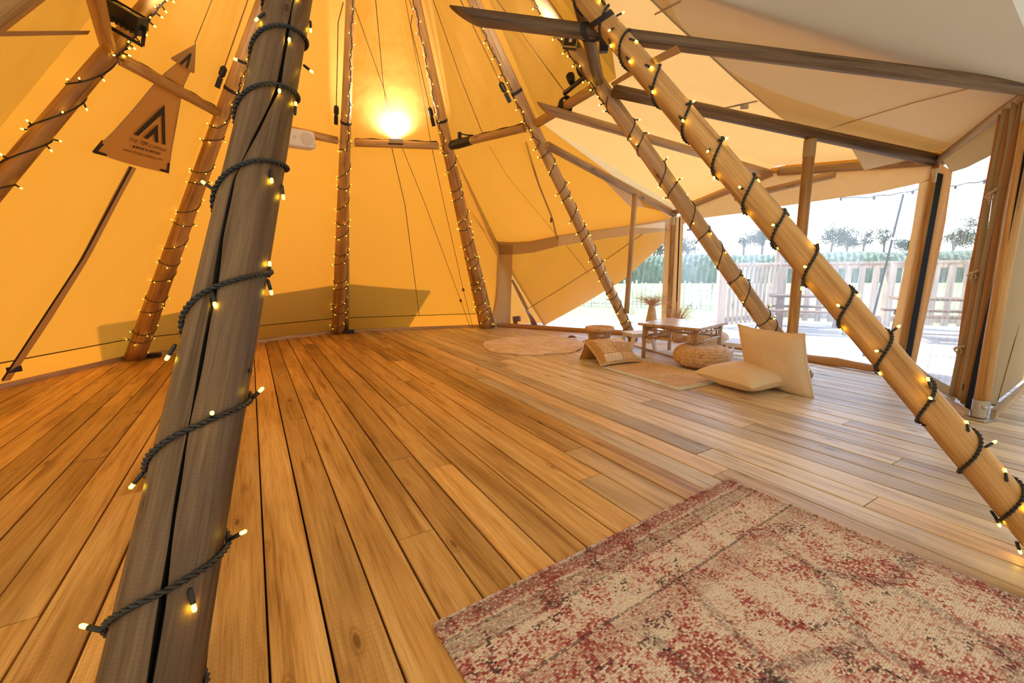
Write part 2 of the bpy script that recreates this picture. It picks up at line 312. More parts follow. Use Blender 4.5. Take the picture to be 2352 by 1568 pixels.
def axisframe(a, b):
    Z = nrm(b-a); X = np.cross(V3(0, 1, 0) if abs(Z[1]) < .9 else V3(1, 0, 0), Z); X = nrm(X); return frame(a, X, np.cross(Z, X), Z)
def lerp(a, b, t): return a+(b-a)*t
def polyline(pts, n):
    pts = [V3(*p) for p in pts]; d = np.r_[0, np.cumsum([np.linalg.norm(b-a) for a, b in zip(pts, pts[1:])])]; P = np.array(pts)
    t = np.linspace(0, d[-1], n); return np.c_[[np.interp(t, d, P[:, k]) for k in range(3)]].T
def ribbon(mb, top, bot, n=24, m=4):                               # cloth strip between two polylines
    a, b = polyline(top, n+1), polyline(bot, n+1)
    return mb.grid(lambda u, v: lerp(a[int(round(u*n))], b[int(round(u*n))], v), n, m)
def pole(name, a, b, r0_, r1_, m, n=20, rings=14, parent=None, wob=.012, cutA=None):
    """round timber from a to b, slightly uneven; cutA: slant of the first end along the axis"""
    a, b = V3(*a), V3(*b); F = axisframe(a, b); L_ = np.linalg.norm(b-a); mb = MB(); vs = []; ph = random.random()*6
    X, Y, Z = [np.array(F)[:3, k] for k in range(3)]
    for i in range(rings+1):
        t = i/rings; r = r0_+(r1_-r0_)*t
        for k in range(n):
            an = 2*PI*k/n; q = r*(1+wob*math.sin(3*t*PI+2*an+ph)+wob*.6*math.sin(11*t+an+ph*2))
            sh = cutA*math.cos(an)*r if (cutA and i == 0) else 0
            vs.append(a+Z*(L_*t+sh)+q*(X*math.cos(an)+Y*math.sin(an)))
    fs = [(i*n+k, i*n+(k+1) % n, (i+1)*n+(k+1) % n, (i+1)*n+k) for i in range(rings) for k in range(n)]
    fs += [tuple(range(n-1, -1, -1)), tuple(range(rings*n, rings*n+n))]
    o = mb.add(vs, fs).build(name, m, parent, frame=F)
    me = o.data; me.polygons.foreach_set('use_smooth', [len(p.vertices) == 4 for p in me.polygons]); return o
# ------------------------------------------------------------------ tent skeleton positions
APX = V3(-1.0, 3.65, 4.56)
RING = 2.41
def on_circle(a): return V3(APX[0]-3.62*math.sin(math.radians(a)), APX[1]-3.62*math.cos(math.radians(a)), 0)
PB = {'P2': fl(308, 825), 'P3': fl(777, 765), 'P4': fl(1117, 752), 'P5': fl(1455, 781), 'P6': fl(1848, 866),
      'P1': on_circle(71.4), 'Q': on_circle(30.5), 'P0': fl(300, 1795), 'P7': fl(2454, 1312)}
def through(b, px, py):                                            # second point of a leaning pole: where it crosses a line of sight nearest the hub line
    p = online(px, py, b, APX); d = ray(px, py); return EYE + d*(((p-EYE)@fwd)/(d@fwd))
PT = {'P2': through(PB['P2'], 607, 0), 'P3': through(PB['P3'], 805, 0), 'P4': through(PB['P4'], 955, 0), 'P5': through(PB['P5'], 1097, 20),
      'P6': through(PB['P6'], 1240, 0), 'P1': through(PB['P1'], 352, 0), 'Q': APX, 'P0': through(PB['P0'], 655, 50), 'P7': through(PB['P7'], 1426, 95)}
def at_z(k, z): b, t = PB[k], PT[k]; return b+(t-b)*(z/t[2])
J = {k: at_z(k, RING) for k in PB}
ORDER = ['P0', 'Q', 'P1', 'P2', 'P3', 'P4', 'P5', 'P6', 'P7']
def outw(P, d, dz=0.0): q = V3(P[0]-APX[0], P[1]-APX[1], 0); return P+nrm(q)*d+V3(0, 0, dz)
CB = {k: outw(PB[k], .17) for k in PB}; CJ = {k: outw(J[k], .13, .05) for k in PB}; CA = APX+V3(0, 0, .30)
WL = fl(1132, 749); WA = fl(1545, 772); WB = fl(2062, 862); WC = fl(2247, 962)
WA = V3(2.24, 6.16, 0)
AT = onvert(1549, 488, WA); BT = onvert(2155, 370, WB); CT = onvert(2378, 205, WC); MT = vpl(1775, 397, WA, WB); MB0 = V3(MT[0], MT[1], 0)

# ------------------------------------------------------------------ floor of boards
DV = V3(-math.sin(math.radians(30.6)), math.cos(math.radians(30.6)), 0); NV = V3(DV[1], -DV[0], 0); PITCHW = .1445
V0 = float(NV@fl(620, 1568))
def inside(poly, x, y):
    c = False; n = len(poly)
    for i in range(n):
        x1, y1 = poly[i]; x2, y2 = poly[(i+1) % n]
        if (y1 > y) != (y2 > y) and x < (x2-x1)*(y-y1)/(y2-y1)+x1: c = not c
    return c
_bm = {}
def board_mesh(L_, m):
    key = (round(L_, 1), m.name)
    if key in _bm: return _bm[key]
    w, h, c = PITCHW-.0068, .028, .003; mb = MB()
    prof = [(-w/2, -h), (-w/2, -c), (-w/2+c, 0), (w/2-c, 0), (w/2, -c), (w/2, -h)]; vs = []; ny = 4
    for j in range(ny+1):
        y = (j/ny-.5)*(key[0]-.004)
        vs += [(x, y, z) for x, z in prof]
    fs = [(j*6+i, (j+1)*6+i, (j+1)*6+i+1, j*6+i+1) for j in range(ny) for i in range(5)]+[(0, 1, 2, 3, 4, 5), tuple(ny*6+i for i in range(5, -1, -1))]
    me = bpy.data.meshes.new('board'); me.from_pydata(vs, [], fs); me.materials.append(m); me.update(); _bm[key] = me; return me
def lay(root_, poly, name, mats, lens, seed):
    rnd = random.Random(seed); n = 0
    for k in range(-45, 75):
        v = V0+(k+.5)*PITCHW; us = [u for u in np.arange(-8, 12, .1) if inside(poly, *(NV*v+DV*u)[:2])]
        if not us: continue
        runs = [[us[0], us[0]]]
        for u in us[1:]:
            if u-runs[-1][1] < .15: runs[-1][1] = u
            else: runs.append([u, u])
        for a, b in runs:
            b += .1; u = a; first = rnd.uniform(.6, lens[1])
            while u < b-.05:
                L_ = min(b-u, first if first else rnd.uniform(*lens)); first = None
                if b-u-L_ < .4: L_ = b-u
                L_ = max(.1, round(L_, 1)); p = NV*(v+rnd.uniform(-.001, .001))+DV*(u+L_/2); p[2] = rnd.uniform(-.0022, .0)
                wear_and_light = min(1, max(0, (v-1.1)/1.3)) if len(mats) > 1 else 0      # greyer toward the open side: weathering plus neutral daylight put into the board colour
                q_ = wear_and_light+rnd.uniform(-.22, .22)
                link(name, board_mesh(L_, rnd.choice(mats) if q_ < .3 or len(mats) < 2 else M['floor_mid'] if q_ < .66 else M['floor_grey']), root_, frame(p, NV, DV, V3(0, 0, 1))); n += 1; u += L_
    return n
INNER = [(-4.75, 2.2), (-4.75, 5.1), (-2.95, 7.12), (-.5, 7.58), (-.25, 7.62), (2.32, 6.22), (3.58, 3.85), (3.10, 2.72), (4.3, 3.55), (4.9, 3.4), (4.9, -.6), (-2.6, -.6)]
OUTER = [(-.2, 7.65), (2.36, 6.24), (3.62, 3.85), (3.2, 2.80), (4.25, 3.55), (8.4, 5.4), (7.7, 6.6), (4.75, 7.85), (3.3, 7.2), (1.9, 8.6), (.3, 9.0)]
flo = struct(root('floor', (0, 0, 0)), 'warm brown sawn timber boards running diagonally')
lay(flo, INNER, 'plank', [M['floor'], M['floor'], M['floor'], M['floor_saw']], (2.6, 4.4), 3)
dk = struct(root('floor_terrace', (0, 0, 0)), 'pale sunlit timber decking outside the clear windows')
lay(dk, OUTER, 'deck_board', [M['deck']], (3.2, 5.2), 5)
for poly_, own_ in ((INNER, flo), (OUTER, dk)):
    sb_ = MB(); sb_.add([(x, y, -.05) for x, y in poly_], [tuple(range(len(poly_)))]); sb_.build('subfloor', M['print_brown'], own_)

# ------------------------------------------------------------------ canvas cone
def sheet(name, bl, br, tr, tl, m, parent, nu=10, nv=18, sag=.03, hem=None):
    nn = nrm(np.cross(br-bl, tl-bl))
    def f(u, v):
        p = lerp(lerp(bl, br, u), lerp(tl, tr, u), v); return p - nn*sag*math.sin(PI*u)*math.sin(PI*min(1, v*1.1))*(1 if nn@(APX-bl) < 0 else -1)
    return MB().grid(f, nu, nv).build(name, m, parent, smooth=True)
def cone_panel(parent, a, b, full=True):
    base_a, base_b = (CB[a], CB[b]) if full else (CJ[a], CJ[b])
    if full:
        t = .085
        ha, hb = lerp(CB[a], CA, t*.6), lerp(CB[b], CA, t*.6)
        sheet('hem', CB[a], CB[b], hb, ha, M['hem'], parent, 10, 2, 0.0)
        ra, rb = lerp(CB[a], CA, RING/4.8), lerp(CB[b], CA, RING/4.8)
        sheet('canvas_panel', ha, hb, CA, CA, M['canvas'], parent, 12, 22, .05)
        mid = lerp(ha, hb, .5); iw = nrm(V3(APX[0]-mid[0], APX[1]-mid[1], 0))*.012
        MB().tube([ha+iw, hb+iw], .0055, 6).build('seam', M['print_brown'], parent)
    else:
        sheet('canvas_panel', base_a, base_b, CA, CA, M['canvas'], parent, 10, 16, .03)
wl = struct(link('wall_left', None), 'orange glowing tent canvas on the left'); wl.empty_display_size = .1
for a, b in (('Q', 'P1'), ('P1', 'P2')): cone_panel(wl, a, b)
wb = struct(link('wall_back', None), 'orange glowing tent canvas at the back')
for a, b in (('P2', 'P3'), ('P3', 'P4')): cone_panel(wb, a, b)
ce = struct(link('ceiling', None), 'tent canvas roof sloping from the hub to the eaves')
for a, b in (('P4', 'P5'), ('P5', 'P6'), ('P6', 'P7'), ('P7', 'P0'), ('P0', 'Q')): cone_panel(ce, a, b, False)
# the raised side: roof running from the ring out to the eave poles
TL = vpl(1127, 556, WL, WA)+V3(0, 0, .02)
u8 = V3(0, 0, .075)
Ae, Me, Be, Ce = outw(AT, .06)+u8, outw(MT, .06)+u8, outw(BT, .06)+u8, outw(CT, .02)+u8
CJ56 = lerp(CJ['P5'], CJ['P6'], .5)
def roofsheet(name, t0, t1, b0, b1, m, dz=0.0, parent=ce, sag=.0):
    d = V3(0, 0, dz); return sheet(name, b0+d, b1+d, t1+d, t0+d, m, parent, 14, 14, sag)
EB = [vpl(*q, WL, WA)+V3(0, .01, 0) for q in ((1127, 555), (1180, 559), (1220, 557), (1283, 543), (1400, 525), (1543, 502))]
mb = MB(); ribbon(mb, [CJ['P4'], CJ['P5']], EB, 20, 14); mb.build('canvas_panel', M['canvas'], ce, smooth=True)
roofsheet('canvas_panel', CJ['P5'], CJ56, Ae, Me, M['canvas_pale'])
roofsheet('canvas_panel', CJ56, CJ['P6'], Me, Be, M['canvas_pale'])
roofsheet('canvas_panel', CJ['P6'], CJ['P7'], Be, Ce, M['canvas_pale'])
R1, R2, R3 = V3(4.9, 3.55, 2.25), V3(4.9, -.8, 2.3), V3(-.9, -2.2, 2.0)
ce2 = struct(link('ceiling_extension', None), 'beige canvas of the joining tent over the right side')
roofsheet('canvas_panel', CJ['P7'], CJ['P7'], Ce, R1, M['canvas_beige'], parent=ce2)
roofsheet('canvas_panel', CJ['P7'], CJ['P7']+V3(.01, -.01, 0), R1, R2, M['canvas_beige'], parent=ce2)
roofsheet('canvas_panel', CJ['P7'], CJ['P0'], R2, R3, M['canvas_tan'], parent=ce2)  # unseen roof behind the viewpoint, given denser cloth to dim the near floor
roofsheet('canvas_panel', CJ['P0'], CJ['Q'], R3, V3(-3.7, -1.2, 1.95), M['canvas_tan'], parent=ce2)
wf = struct(link('wall_front_added', None), 'unseen canvas wall added behind the viewpoint to hold the light down')  # out of view; these sheets are added to cut the daylight reaching the floor
sheet('canvas_panel', CB['Q'], V3(-3.7, -1.3, 0), V3(-3.7, -1.2, 1.95), CJ['Q'], M['canvas_tan'], wf, 8, 8)  # added sheet, out of view
sheet('canvas_panel', V3(-3.7, -1.3, 0), V3(-.9, -2.3, 0), V3(-.9, -2.2, 1.95), V3(-3.7, -1.2, 1.95), M['canvas_tan'], wf, 8, 8)  # added sheet, out of view
sheet('canvas_panel', V3(-.9, -2.3, 0), V3(1.2, -1.9, 0), V3(1.2, -1.8, 1.95), V3(-.9, -2.2, 1.95), M['canvas_tan'], wf, 8, 8)  # added sheet, out of view
sheet('canvas_panel', V3(1.2, -1.9, 0), V3(3.4, -1.4, 0), V3(3.4, -1.3, 2.1), V3(1.2, -1.8, 2.0), M['canvas_tan'], wf, 8, 8)  # added sheet, out of view
sheet('canvas_panel', V3(3.4, -1.4, 0), V3(4.9, -.9, 0), V3(4.9, -.8, 2.3), V3(3.4, -1.3, 2.1), M['canvas_tan'], wf, 8, 8)  # added sheet, out of view
sheet('canvas_panel', V3(4.95, -.9, 0), V3(4.95, 3.6, 0), V3(4.9, 3.55, 2.25), V3(4.9, -.8, 2.3), M['canvas_beige'], wf, 8, 8)  # added sheet, out of view
roofsheet('canvas_panel', CJ['P7'], CJ['P7'], Ce, R1, M['canvas_beige'], .05, parent=ce2)
roofsheet('canvas_panel', CJ['P7'], CJ['P7']+V3(.01, -.01, 0), R1, R2, M['canvas_beige'], .05, parent=ce2)
# overlapping beige sheet lashed under the orange roof
rn = nrm(np.cross(CJ['P7']-CJ['P6'], Be-CJ['P6'])); rn = rn if rn[2] > 0 else -rn; rp0 = (CJ['P6']+CJ['P7']+Be+Ce)/4 - rn*.012
def onroof(px, py): return pln(px, py, rp0, rn)
edge = [onroof(*p) for p in ((1475, -25), (1545, 45), (1620, 115), (1690, 180), (1760, 240), (1822, 286), (1868, 304))]
far = [onroof(*p) for p in ((2300, -60), (2350, 60), (2390, 150), (2378, 205), (2300, 265), (2220, 318), (2150, 352))]
mb = MB(); ribbon(mb, edge, far, 20, 12); mb.build('overlap_sheet', M['canvas_beige'], ce2, smooth=True)
mb = MB(); mb.tube([e_-rn*.004 for e_ in edge], .006, 6); mb.build('sheet_edge', M['strap'], ce2)
MB().tube([onroof(1880, 300)-rn*.01, onroof(2100, 232)-rn*.01, onroof(2262, 190)-rn*.01], .004, 6).build('seam', M['strap'], ce2)
MB().tube([onroof(1505, 30)-rn*.006, onroof(1565, 0)-rn*.006], .005, 6).build('seam', M['strap'], ce2)
f0, f1, f2 = lerp(onroof(1940, 330), online(1953, 333, BT, J['P6']), .5), vpl(1985, 391, MT+V3(-.25, -.1, 0), BT+V3(-.25, -.1, 0)), online(2120, 352, BT, J['P6'])
def flapf(u, v):
    p = lerp(lerp(f0, f2, u), f1, v); return p + V3(-.02, -.02, -.02)*math.sin(PI*u)*(1-v)
MB().grid(flapf, 10, 8).build('loose_flap', M['canvas_beige'], ce2, smooth=True)

mb = MB(); ribbon(mb, [Ae, Me, Be, Ce], [AT, MT, BT, CT], 30, 2); mb.build('valance', M['hem'], ce, smooth=True)
mb = MB(); mb.add([CJ['P5'], Ae, EB[-1]], [(0, 1, 2)]); mb.build('gusset_panel', M['canvas_tan'], ce)
# skirt of the tipi canvas reaching outside behind the back window
G = fl(1240, 751)+V3(.08, .16, 0)
sn = nrm(np.cross(Ae-TL, G-TL)); SK = lambda px, py: pln(px, py, G, sn)
sk = struct(link('wall_skirt', None), 'orange canvas skirt stretched down outside the back window')
mb = MB(); ribbon(mb, [TL, lerp(TL, Ae, .33), lerp(TL, Ae, .66), Ae+V3(.03, .05, 0)], [G, SK(1340, 698), SK(1431, 643), SK(1531, 553)], 24, 10); mb.build('canvas_panel', M['canvas'], sk, smooth=True)
sheet('canvas_panel', CB['P4']+V3(0, .1, 0), G+V3(.10, .45, 0), TL+V3(.12, .40, -.05), CJ['P4'], M['canvas'], sk, 12, 14, -.22)
mb = MB(); mb.tube([SK(1207, 712)-V3(0, .02, 0), SK(1300, 655)-V3(0, .02, 0), SK(1400, 590)-V3(0, .02, 0), SK(1500, 520)-V3(0, .02, 0)], .006, 6); mb.build('seam', M['cord'], sk)
MB().tube([SK(1300, 563)-V3(0, .02, 0), SK(1352, 628)-V3(0, .02, 0)], .004, 6).build('seam', M['cord'], sk)
sb = MB(); ribbon(sb, [SK(1174, 645)-V3(0, .06, 0), SK(1196, 690)-V3(0, .06, 0), SK(1208, 712)-V3(0, .06, 0)], [SK(1178, 640)-V3(0, .06, 0), SK(1202, 683)-V3(0, .06, 0), SK(1214, 709)-V3(0, .06, 0)], 8, 1)
t = tag(sb.build('tension_strap', M['strap']), 'tan webbing strap pulling the skirt down behind the back window', 'strap')
sb = MB(); ribbon(sb, [fl(1207, 713, .28)-V3(0, .05, 0), fl(1218, 735, .12)-V3(0, .05, 0), fl(1221, 750, 0)], [fl(1212, 709, .29)-V3(0, .05, 0), fl(1229, 735, .12)-V3(0, .05, 0), fl(1236, 750, 0)], 8, 1)
sb.build('strap_end', M['brown'], t)
q = WL+V3(.30, -.02, 0)
bl = MB().box(vpl(1187, 732, WL+V3(0, .12, 0), WA+V3(0, .12, 0)), (.13, .05, .09), nrm(V3(1, -.5, .12)), nrm(V3(.5, 1, 0)), nrm(V3(-.12, .0, 1)))
bp = vpl(1184, 743, WL+V3(0, .12, 0), WA+V3(0, .12, 0)); bl.box((bp[0], bp[1], .045), (.07, .04, .1))
tag(bl.build('peg_block', M['brown']), 'brown wooden block at the floor behind the beige window band', 'block')

# ------------------------------------------------------------------ baseboards
def batten(name, pts, hgt=.045, th_=.025, m=None):
    mb = MB()
    for a, b in zip(pts, pts[1:]): mb.bar(V3(a[0], a[1], hgt/2), V3(b[0], b[1], hgt/2), hgt if 0 else th_, hgt)
    a, b = V3(*pts[0]), V3(*pts[-1]); X = nrm(b-a)
    return struct(mb.build(name, m or M['batten'], frame=frame(a, X, np.cross(V3(0, 0, 1), X), V3(0, 0, 1))))
inn = lambda P: outw(P, -.07)
batten('baseboard_left', [inn(CB['Q']), inn(CB['P1']), inn(CB['P2'])][1:]); batten('baseboard_back', [inn(CB['P2']), inn(CB['P3'])]); batten('baseboard_back', [inn(CB['P3']), inn(CB['P4'])])
batten('baseboard_right', [V3(WC[0]+.09, WC[1]-.0, 0), V3(4.2, 3.42, 0)], .06); batten('baseboard_front', [lerp(WB, WC, .35)+V3(-.04, 0, 0), WC+V3(-.05, .03, 0)], .055)

# ------------------------------------------------------------------ poles
def tent_pole(k, ra, rb, m, label, top=4.75, n=22):
    a, b = PB[k], PB[k]+(PT[k]-PB[k])*(top/PT[k][2])
    o = pole('tent_pole', a, b, ra, rb, m, n=n, rings=24); return tag(o, label, 'pole', 'leaning poles of the tipi')
PR = {'P0': (.095, .068), 'P1': (.068, .032), 'P2': (.097, .03), 'P3': (.10, .018), 'P4': (.115, .021), 'P5': (.062, .052), 'P6': (.074, .043), 'P7': (.054, .052), 'Q': (.07, .035)}
tp = {}
tp['P1'] = tent_pole('P1', *PR['P1'], M['pole'], 'brown tipi pole at the far left, passing behind the lamp')
tp['P2'] = tent_pole('P2', *PR['P2'], M['pole'], 'brown tipi pole just left of the cracked grey one, standing on a black box')
tp['P3'] = tent_pole('P3', *PR['P3'], M['pole'], 'upright brown tipi pole right of the white loudspeaker')
tp['P4'] = tent_pole('P4', *PR['P4'], M['pole'], 'brown tipi pole left of the beige window band')
tp['P5'] = tent_pole('P5', *PR['P5'], M['pole_pale'], 'slender tipi pole whose foot stands behind the wicker stool')
tp['P6'] = tent_pole('P6', *PR['P6'], M['pole_pale'], 'tipi pole ending behind the upright cream cushion')
tp['P7'] = tent_pole('P7', *PR['P7'], M['pole'], 'thick amber tipi pole crossing the right half diagonally in front', n=32)
tp['Q'] = tent_pole('Q', *PR['Q'], M['pole'], 'tipi pole whose bit shows in the top left corner')
# the foreground pole with its long crack
CRACK = [(345, 1568), (372, 1400), (402, 1180), (430, 1010), (452, 900), (470, 800), (490, 690), (507, 570), (535, 440), (590, 330), (632, 240), (655, 100), (668, 20)]
def pole_frame(k): return axisframe(PB[k], PT[k])
F0 = pole_frame('P0'); L0 = np.linalg.norm(PT['P0']-PB['P0'])*(4.75/PT['P0'][2])
X0, Y0, Z0 = [np.array(F0)[:3, i] for i in range(3)]
def prad(k, s): return PR[k][0]+(PR[k][1]-PR[k][0])*s
def surf_angle(k, px, py):                                         # (distance along the pole, angle round it) of a point of its surface seen in the photo
    F = pole_frame(k); X, Y, Z = [np.array(F)[:3, i] for i in range(3)]; ax = online(px, py, PB[k], PT[k]); s = (ax-PB[k])@Z
    L_ = np.linalg.norm(PT[k]-PB[k])*(4.75/PT[k][2]); r = prad(k, s/L_)
    d = ray(px, py); P = EYE+d*(((ax-EYE)@fwd)/(d@fwd)); tow = EYE-ax; tow = nrm(tow-Z*(tow@Z)); sd_ = np.cross(tow, Z); sd_ = sd_ if sd_@right > 0 else -sd_
    off = max(-.99, min(.99, ((P-ax)@sd_)/r)); n_ = tow*math.sqrt(1-off*off)+sd_*off
    return s, math.atan2(n_@Y, n_@X), r
ck = sorted([surf_angle('P0', *c)[:2] for c in CRACK]); cs_, ca_ = np.array([c[0] for c in ck]), np.unwrap([c[1] for c in ck])
mb = MB(); n = 72; rings = 150; vs = []
for i in range(rings+1):
    s = L0*i/rings; a0 = np.interp(s, cs_, ca_); r = prad('P0', i/rings); w = (.016+.007*math.sin(s*7)+.004*math.sin(s*23+1))*(1 if cs_[0]-.3 < s < cs_[-1]+.3 else .0)
    for k in range(n):
        an = 2*PI*k/n; dd = min(k, n-k); q = r*(1+.010*math.sin(2*an+s*1.7)+.006*math.sin(5*s+an))
        if dd == 0: q -= .045 if w > 0 else 0
        am = a0+an
        if dd == 1: am = a0+(w/2/r)*(1 if k == 1 else -1)*.55
        if dd == 2: am = a0+(w/2/r*.7+.05)*(1 if k == 2 else -1)
        vs.append(PB['P0']+Z0*s+q*(X0*math.cos(am)+Y0*math.sin(am)))
fs = [(i*n+k, i*n+(k+1) % n, (i+1)*n+(k+1) % n, (i+1)*n+k) for i in range(rings) for k in range(n)]
mb.add(vs, fs); tp['P0'] = mb.build('tent_pole', M['pole_grey'], frame=F0, smooth=True)
tp['P0'].data.materials.append(M['print'])
for i_, pl in enumerate(tp['P0'].data.polygons):
    if i_ % n in (0, n-1) and cs_[0]-.3 < (i_//n)*L0/rings < cs_[-1]+.3: pl.material_index = 1; pl.use_smooth = False
tag(tp['P0'], 'thick cracked grey-brown tipi pole standing close in the left foreground', 'pole', 'leaning poles of the tipi')

# cross rails of the ring
def rail(a, b, label, m='pole', r=.042, ins=(.10, .10)):
    a, b = V3(*a), V3(*b); d = nrm(b-a); o = pole('crossbar', a+d*ins[0], b-d*ins[1], r, r*.96, M[m], n=16, rings=6)
    for e_, s_ in ((a+d*ins[0], 1), (b-d*ins[1], -1)):
        MB().bar(e_-d*s_*(ins[0] if s_ > 0 else ins[1])*.75, e_+d*s_*.07, .03, .006, side=(0, 0, 1)).build('bracket', M['steel'], o)
        c = e_-d*s_*.03-V3(0, 0, .03); MB().tube([c+V3(0, 0, .018)*math.cos(t_)+d*.018*math.sin(t_) for t_ in np.linspace(0, 2*PI, 13)], .0022, 5).build('ring_pin', M['steel'], o)
    return tag(o, label, 'crossbar', 'crossbars of the pole ring')
rail(J['Q'], J['P1'], 'crossbar running up out of frame beside the big lamp, top left')
rail(J['P1'], J['P2'], 'crossbar passing in front of the printed banner')
rail(J['P2'], J['P3'], 'crossbar carrying the white loudspeaker')
rail(J['P3'], J['P4'], 'crossbar with the small lit uplight on top')
rail(J['P4'], J['P5'], 'crossbar with a black taped joint at its left end')
rail(J['P5'], J['P6'], 'crossbar carrying two black spotlights')
rail(J['P6'], J['P7'], 'short greyish crossbar dropping beside the tied roof pole', 'pole_grey')

# roof poles and props
def beam(a, b, r, label, m='pole_pale', cut=None, name='roof_pole', r2=None, cat='roof pole', grp='roof poles of the raised side'):
    return tag(pole(name, V3(*a), V3(*b), r, r2 or r, M[m], n=18, rings=10, cutA=cut), label, cat, grp)
p7 = online(1362, 82, PB['P7'], PT['P7']); pas = p7+nrm(V3(ray(1362, 82)[0], ray(1362, 82)[1], 0))*.115
T1d = nrm(CT-pas); T1a = online(1068, 46, pas, CT)
beam(T1a, CT+T1d*.25, .038, 'thick dark roof pole with a slanted end, lashed across near the top', 'pole_grey', cut=2.2)
T2a = online(1388, 224, J['P6'], PB['P6'])+V3(.03, -.09, 0); beam(T2a, BT+V3(-.03, 0, .01), .047, 'roof pole leaving the cushion pole for the window corner post', 'pole_grey')
t3m = online(1312, 255, J['P5'], J['P6'])+V3(.0, .02, -.085); T3a = online(1256, 230, t3m, MT); beam(T3a, MT+V3(-.05, 0, 0), .040, 'roof pole with a slanted end tied under the spotlight crossbar', 'pole_pale', cut=2.0)
T4a = online(1248, 338, PB['P5'], PT['P5'])+V3(.04, -.08, 0); beam(T4a, AT+V3(-.04, 0, 0), .040, 'pale roof pole running from the slender pole to the back corner post')
EV = 'eave poles above the windows'
beam(AT+V3(.0, -.02, .0), MT, .036, 'eave pole rising above the left part of the big window', name='eave_pole', cat='eave pole', grp=EV)
beam(MT+V3(.04, -.05, .0), BT, .042, 'eave pole level above the right part of the big window', name='eave_pole', cat='eave pole', grp=EV)
xa, xb = vpl(1690, 455, WA+V3(-.07, -.03, 0), WB+V3(-.07, -.03, 0)), vpl(1916, 401, WA+V3(-.07, -.03, 0), WB+V3(-.07, -.03, 0))
beam(xb, xa, .034, 'short blunt pole end lying under the eave pole', name='eave_pole', cat='eave pole', grp=EV)
beam(BT+V3(.0, -.03, .0), CT, .045, 'pale eave pole slanting up to the upper right corner', 'pole_pale', name='eave_pole', cat='eave pole', grp=EV)
PG = 'upright posts of the window walls'
def post(P, top, r, label, m, shoe=False, cap=True):
    o = beam(P, V3(top[0], top[1], top[2]-.03), r, label, m, name='wall_post', cat='post', grp=PG)
    if cap: MB().lathe([(r*1.05, 0), (r*1.05, .11)], V3(top[0], top[1], top[2]-.17), 20).build('metal_cap', M['steel'], o, smooth=False)
    if shoe:
        MB().lathe([(r*1.08, .02), (r*1.1, .13)], P, 24).build('metal_shoe', M['steel'], o)
        MB().box(P+V3(0, -.01, .008), (.12, .10, .012), nrm(V3(1, .3, 0)), nrm(V3(-.3, 1, 0))).build('foot_plate', M['steel'], o)
        MB().lathe([(.012, 0), (.012, .012), (.005, .018)], P+V3(-.02, -r*1.08, .09), 10, (0, -1, 0)).build('bolt', M['steel'], o)
    return o
post(WA, AT, .038, 'back corner post between the two clear windows', 'pole_pale'); post(WB, BT, .036, 'right window corner post with a brass-coloured cap and black zip', 'pole', True)
post(WC, CT, .037, 'brown post at the right with a galvanised metal shoe', 'pole', True)
v1t = online(1459, 440, T4a, AT)-V3(0, 0, .035); v1b = online(1436, 718, PB['P5'], PT['P5'])+V3(.05, -.06, .02)
PGp = 'props under the roof poles'
v1 = beam(v1b, v1t, .032, 'thin prop standing on the slender tipi pole', name='prop', cat='prop', grp=PGp)
v2t = online(1860, 312, T2a, BT)-V3(0, 0, .04); v2b = online(1792, 782, PB['P6'], PT['P6'])+V3(.07, -.06, .0)
v2 = beam(v2b, v2t, .042, 'brown prop standing on the pole behind the upright cushion', 'pole', name='prop', cat='prop', grp=PGp)
for o_, b_ in ((v1, v1b), (v2, v2b)):
    c = b_+V3(.055, -.05, .02); MB().tube([c+V3(.028*math.cos(t_), 0, .024*math.sin(t_)) for t_ in np.linspace(0, 2*PI, 16)], .003, 5).build('ring_pin', M['steel'], o_)
MB().lathe([(.044, -.0), (.045, .13)], v2t-V3(0, 0, .14), 18).build('strap_band', M['strap'], v2)

# ------------------------------------------------------------------ clear windows
def wallstrip(name, top, bot, m, parent, p, q, n=20, k=4, off=V3(0, 0, 0)):
    mb = MB(); ribbon(mb, [vpl(*c, p, q)+off for c in top], [vpl(*c, p, q)+off for c in bot], n, k); return mb.build(name, m, parent, smooth=True)
w1 = struct(link('window_1', None), 'clear sheet in a beige frame looking onto the orange skirt')
wallstrip('frame_top', [(1127, 554), (1180, 558), (1220, 556), (1283, 542)], [(1128, 584), (1178, 585), (1225, 580), (1283, 565)], M['canvas_tan'], w1, WL, WA)
wallstrip('frame_top', [(1283, 542), (1400, 524), (1543, 501)], [(1283, 565), (1400, 546), (1543, 529)], M['canvas_beige'], w1, WL, WA)
wallstrip('frame_side', [(1127, 560), (1126, 650), (1131, 749)], [(1178, 562), (1175, 650), (1172, 748)], M['canvas_tan'], w1, WL, WA, 24, 6)
wallstrip('frame_side', [(1528, 508), (1518, 755)], [(1547, 506), (1538, 765)], M['canvas_band'], w1, WL, WA)
wallstrip('pane', [(1173, 580), (1225, 576), (1283, 562), (1400, 543), (1532, 526)], [(1171, 748), (1240, 752), (1300, 757), (1406, 765), (1520, 773)], M['vinyl_thin'], w1, WL, WA, 24, 6, V3(0, .012, 0))
mb = MB(); s0 = V3(WL[0]+.08, WL[1]-.06, .03); s1 = V3(WA[0]-.05, WA[1]-.10, .032); mb.tube([lerp(s0, s1, t) for t in np.linspace(0, 1, 9)], [.037+.004*math.sin(9*t) for t in np.linspace(0, 1, 9)], 10); mb.build('sill_roll', M['canvas_pale'], w1, smooth=True)
for a, b in (((1228, 640), (1256, 606)), ((1217, 662), (1255, 626)), ((1240, 620), (1275, 590))):
    MB().tube([vpl(*a, WL, WA)-V3(0, .01, 0), vpl(*b, WL, WA)-V3(0, .01, 0)], .0016, 4).build('crease', M['bulb_clear'], w1)
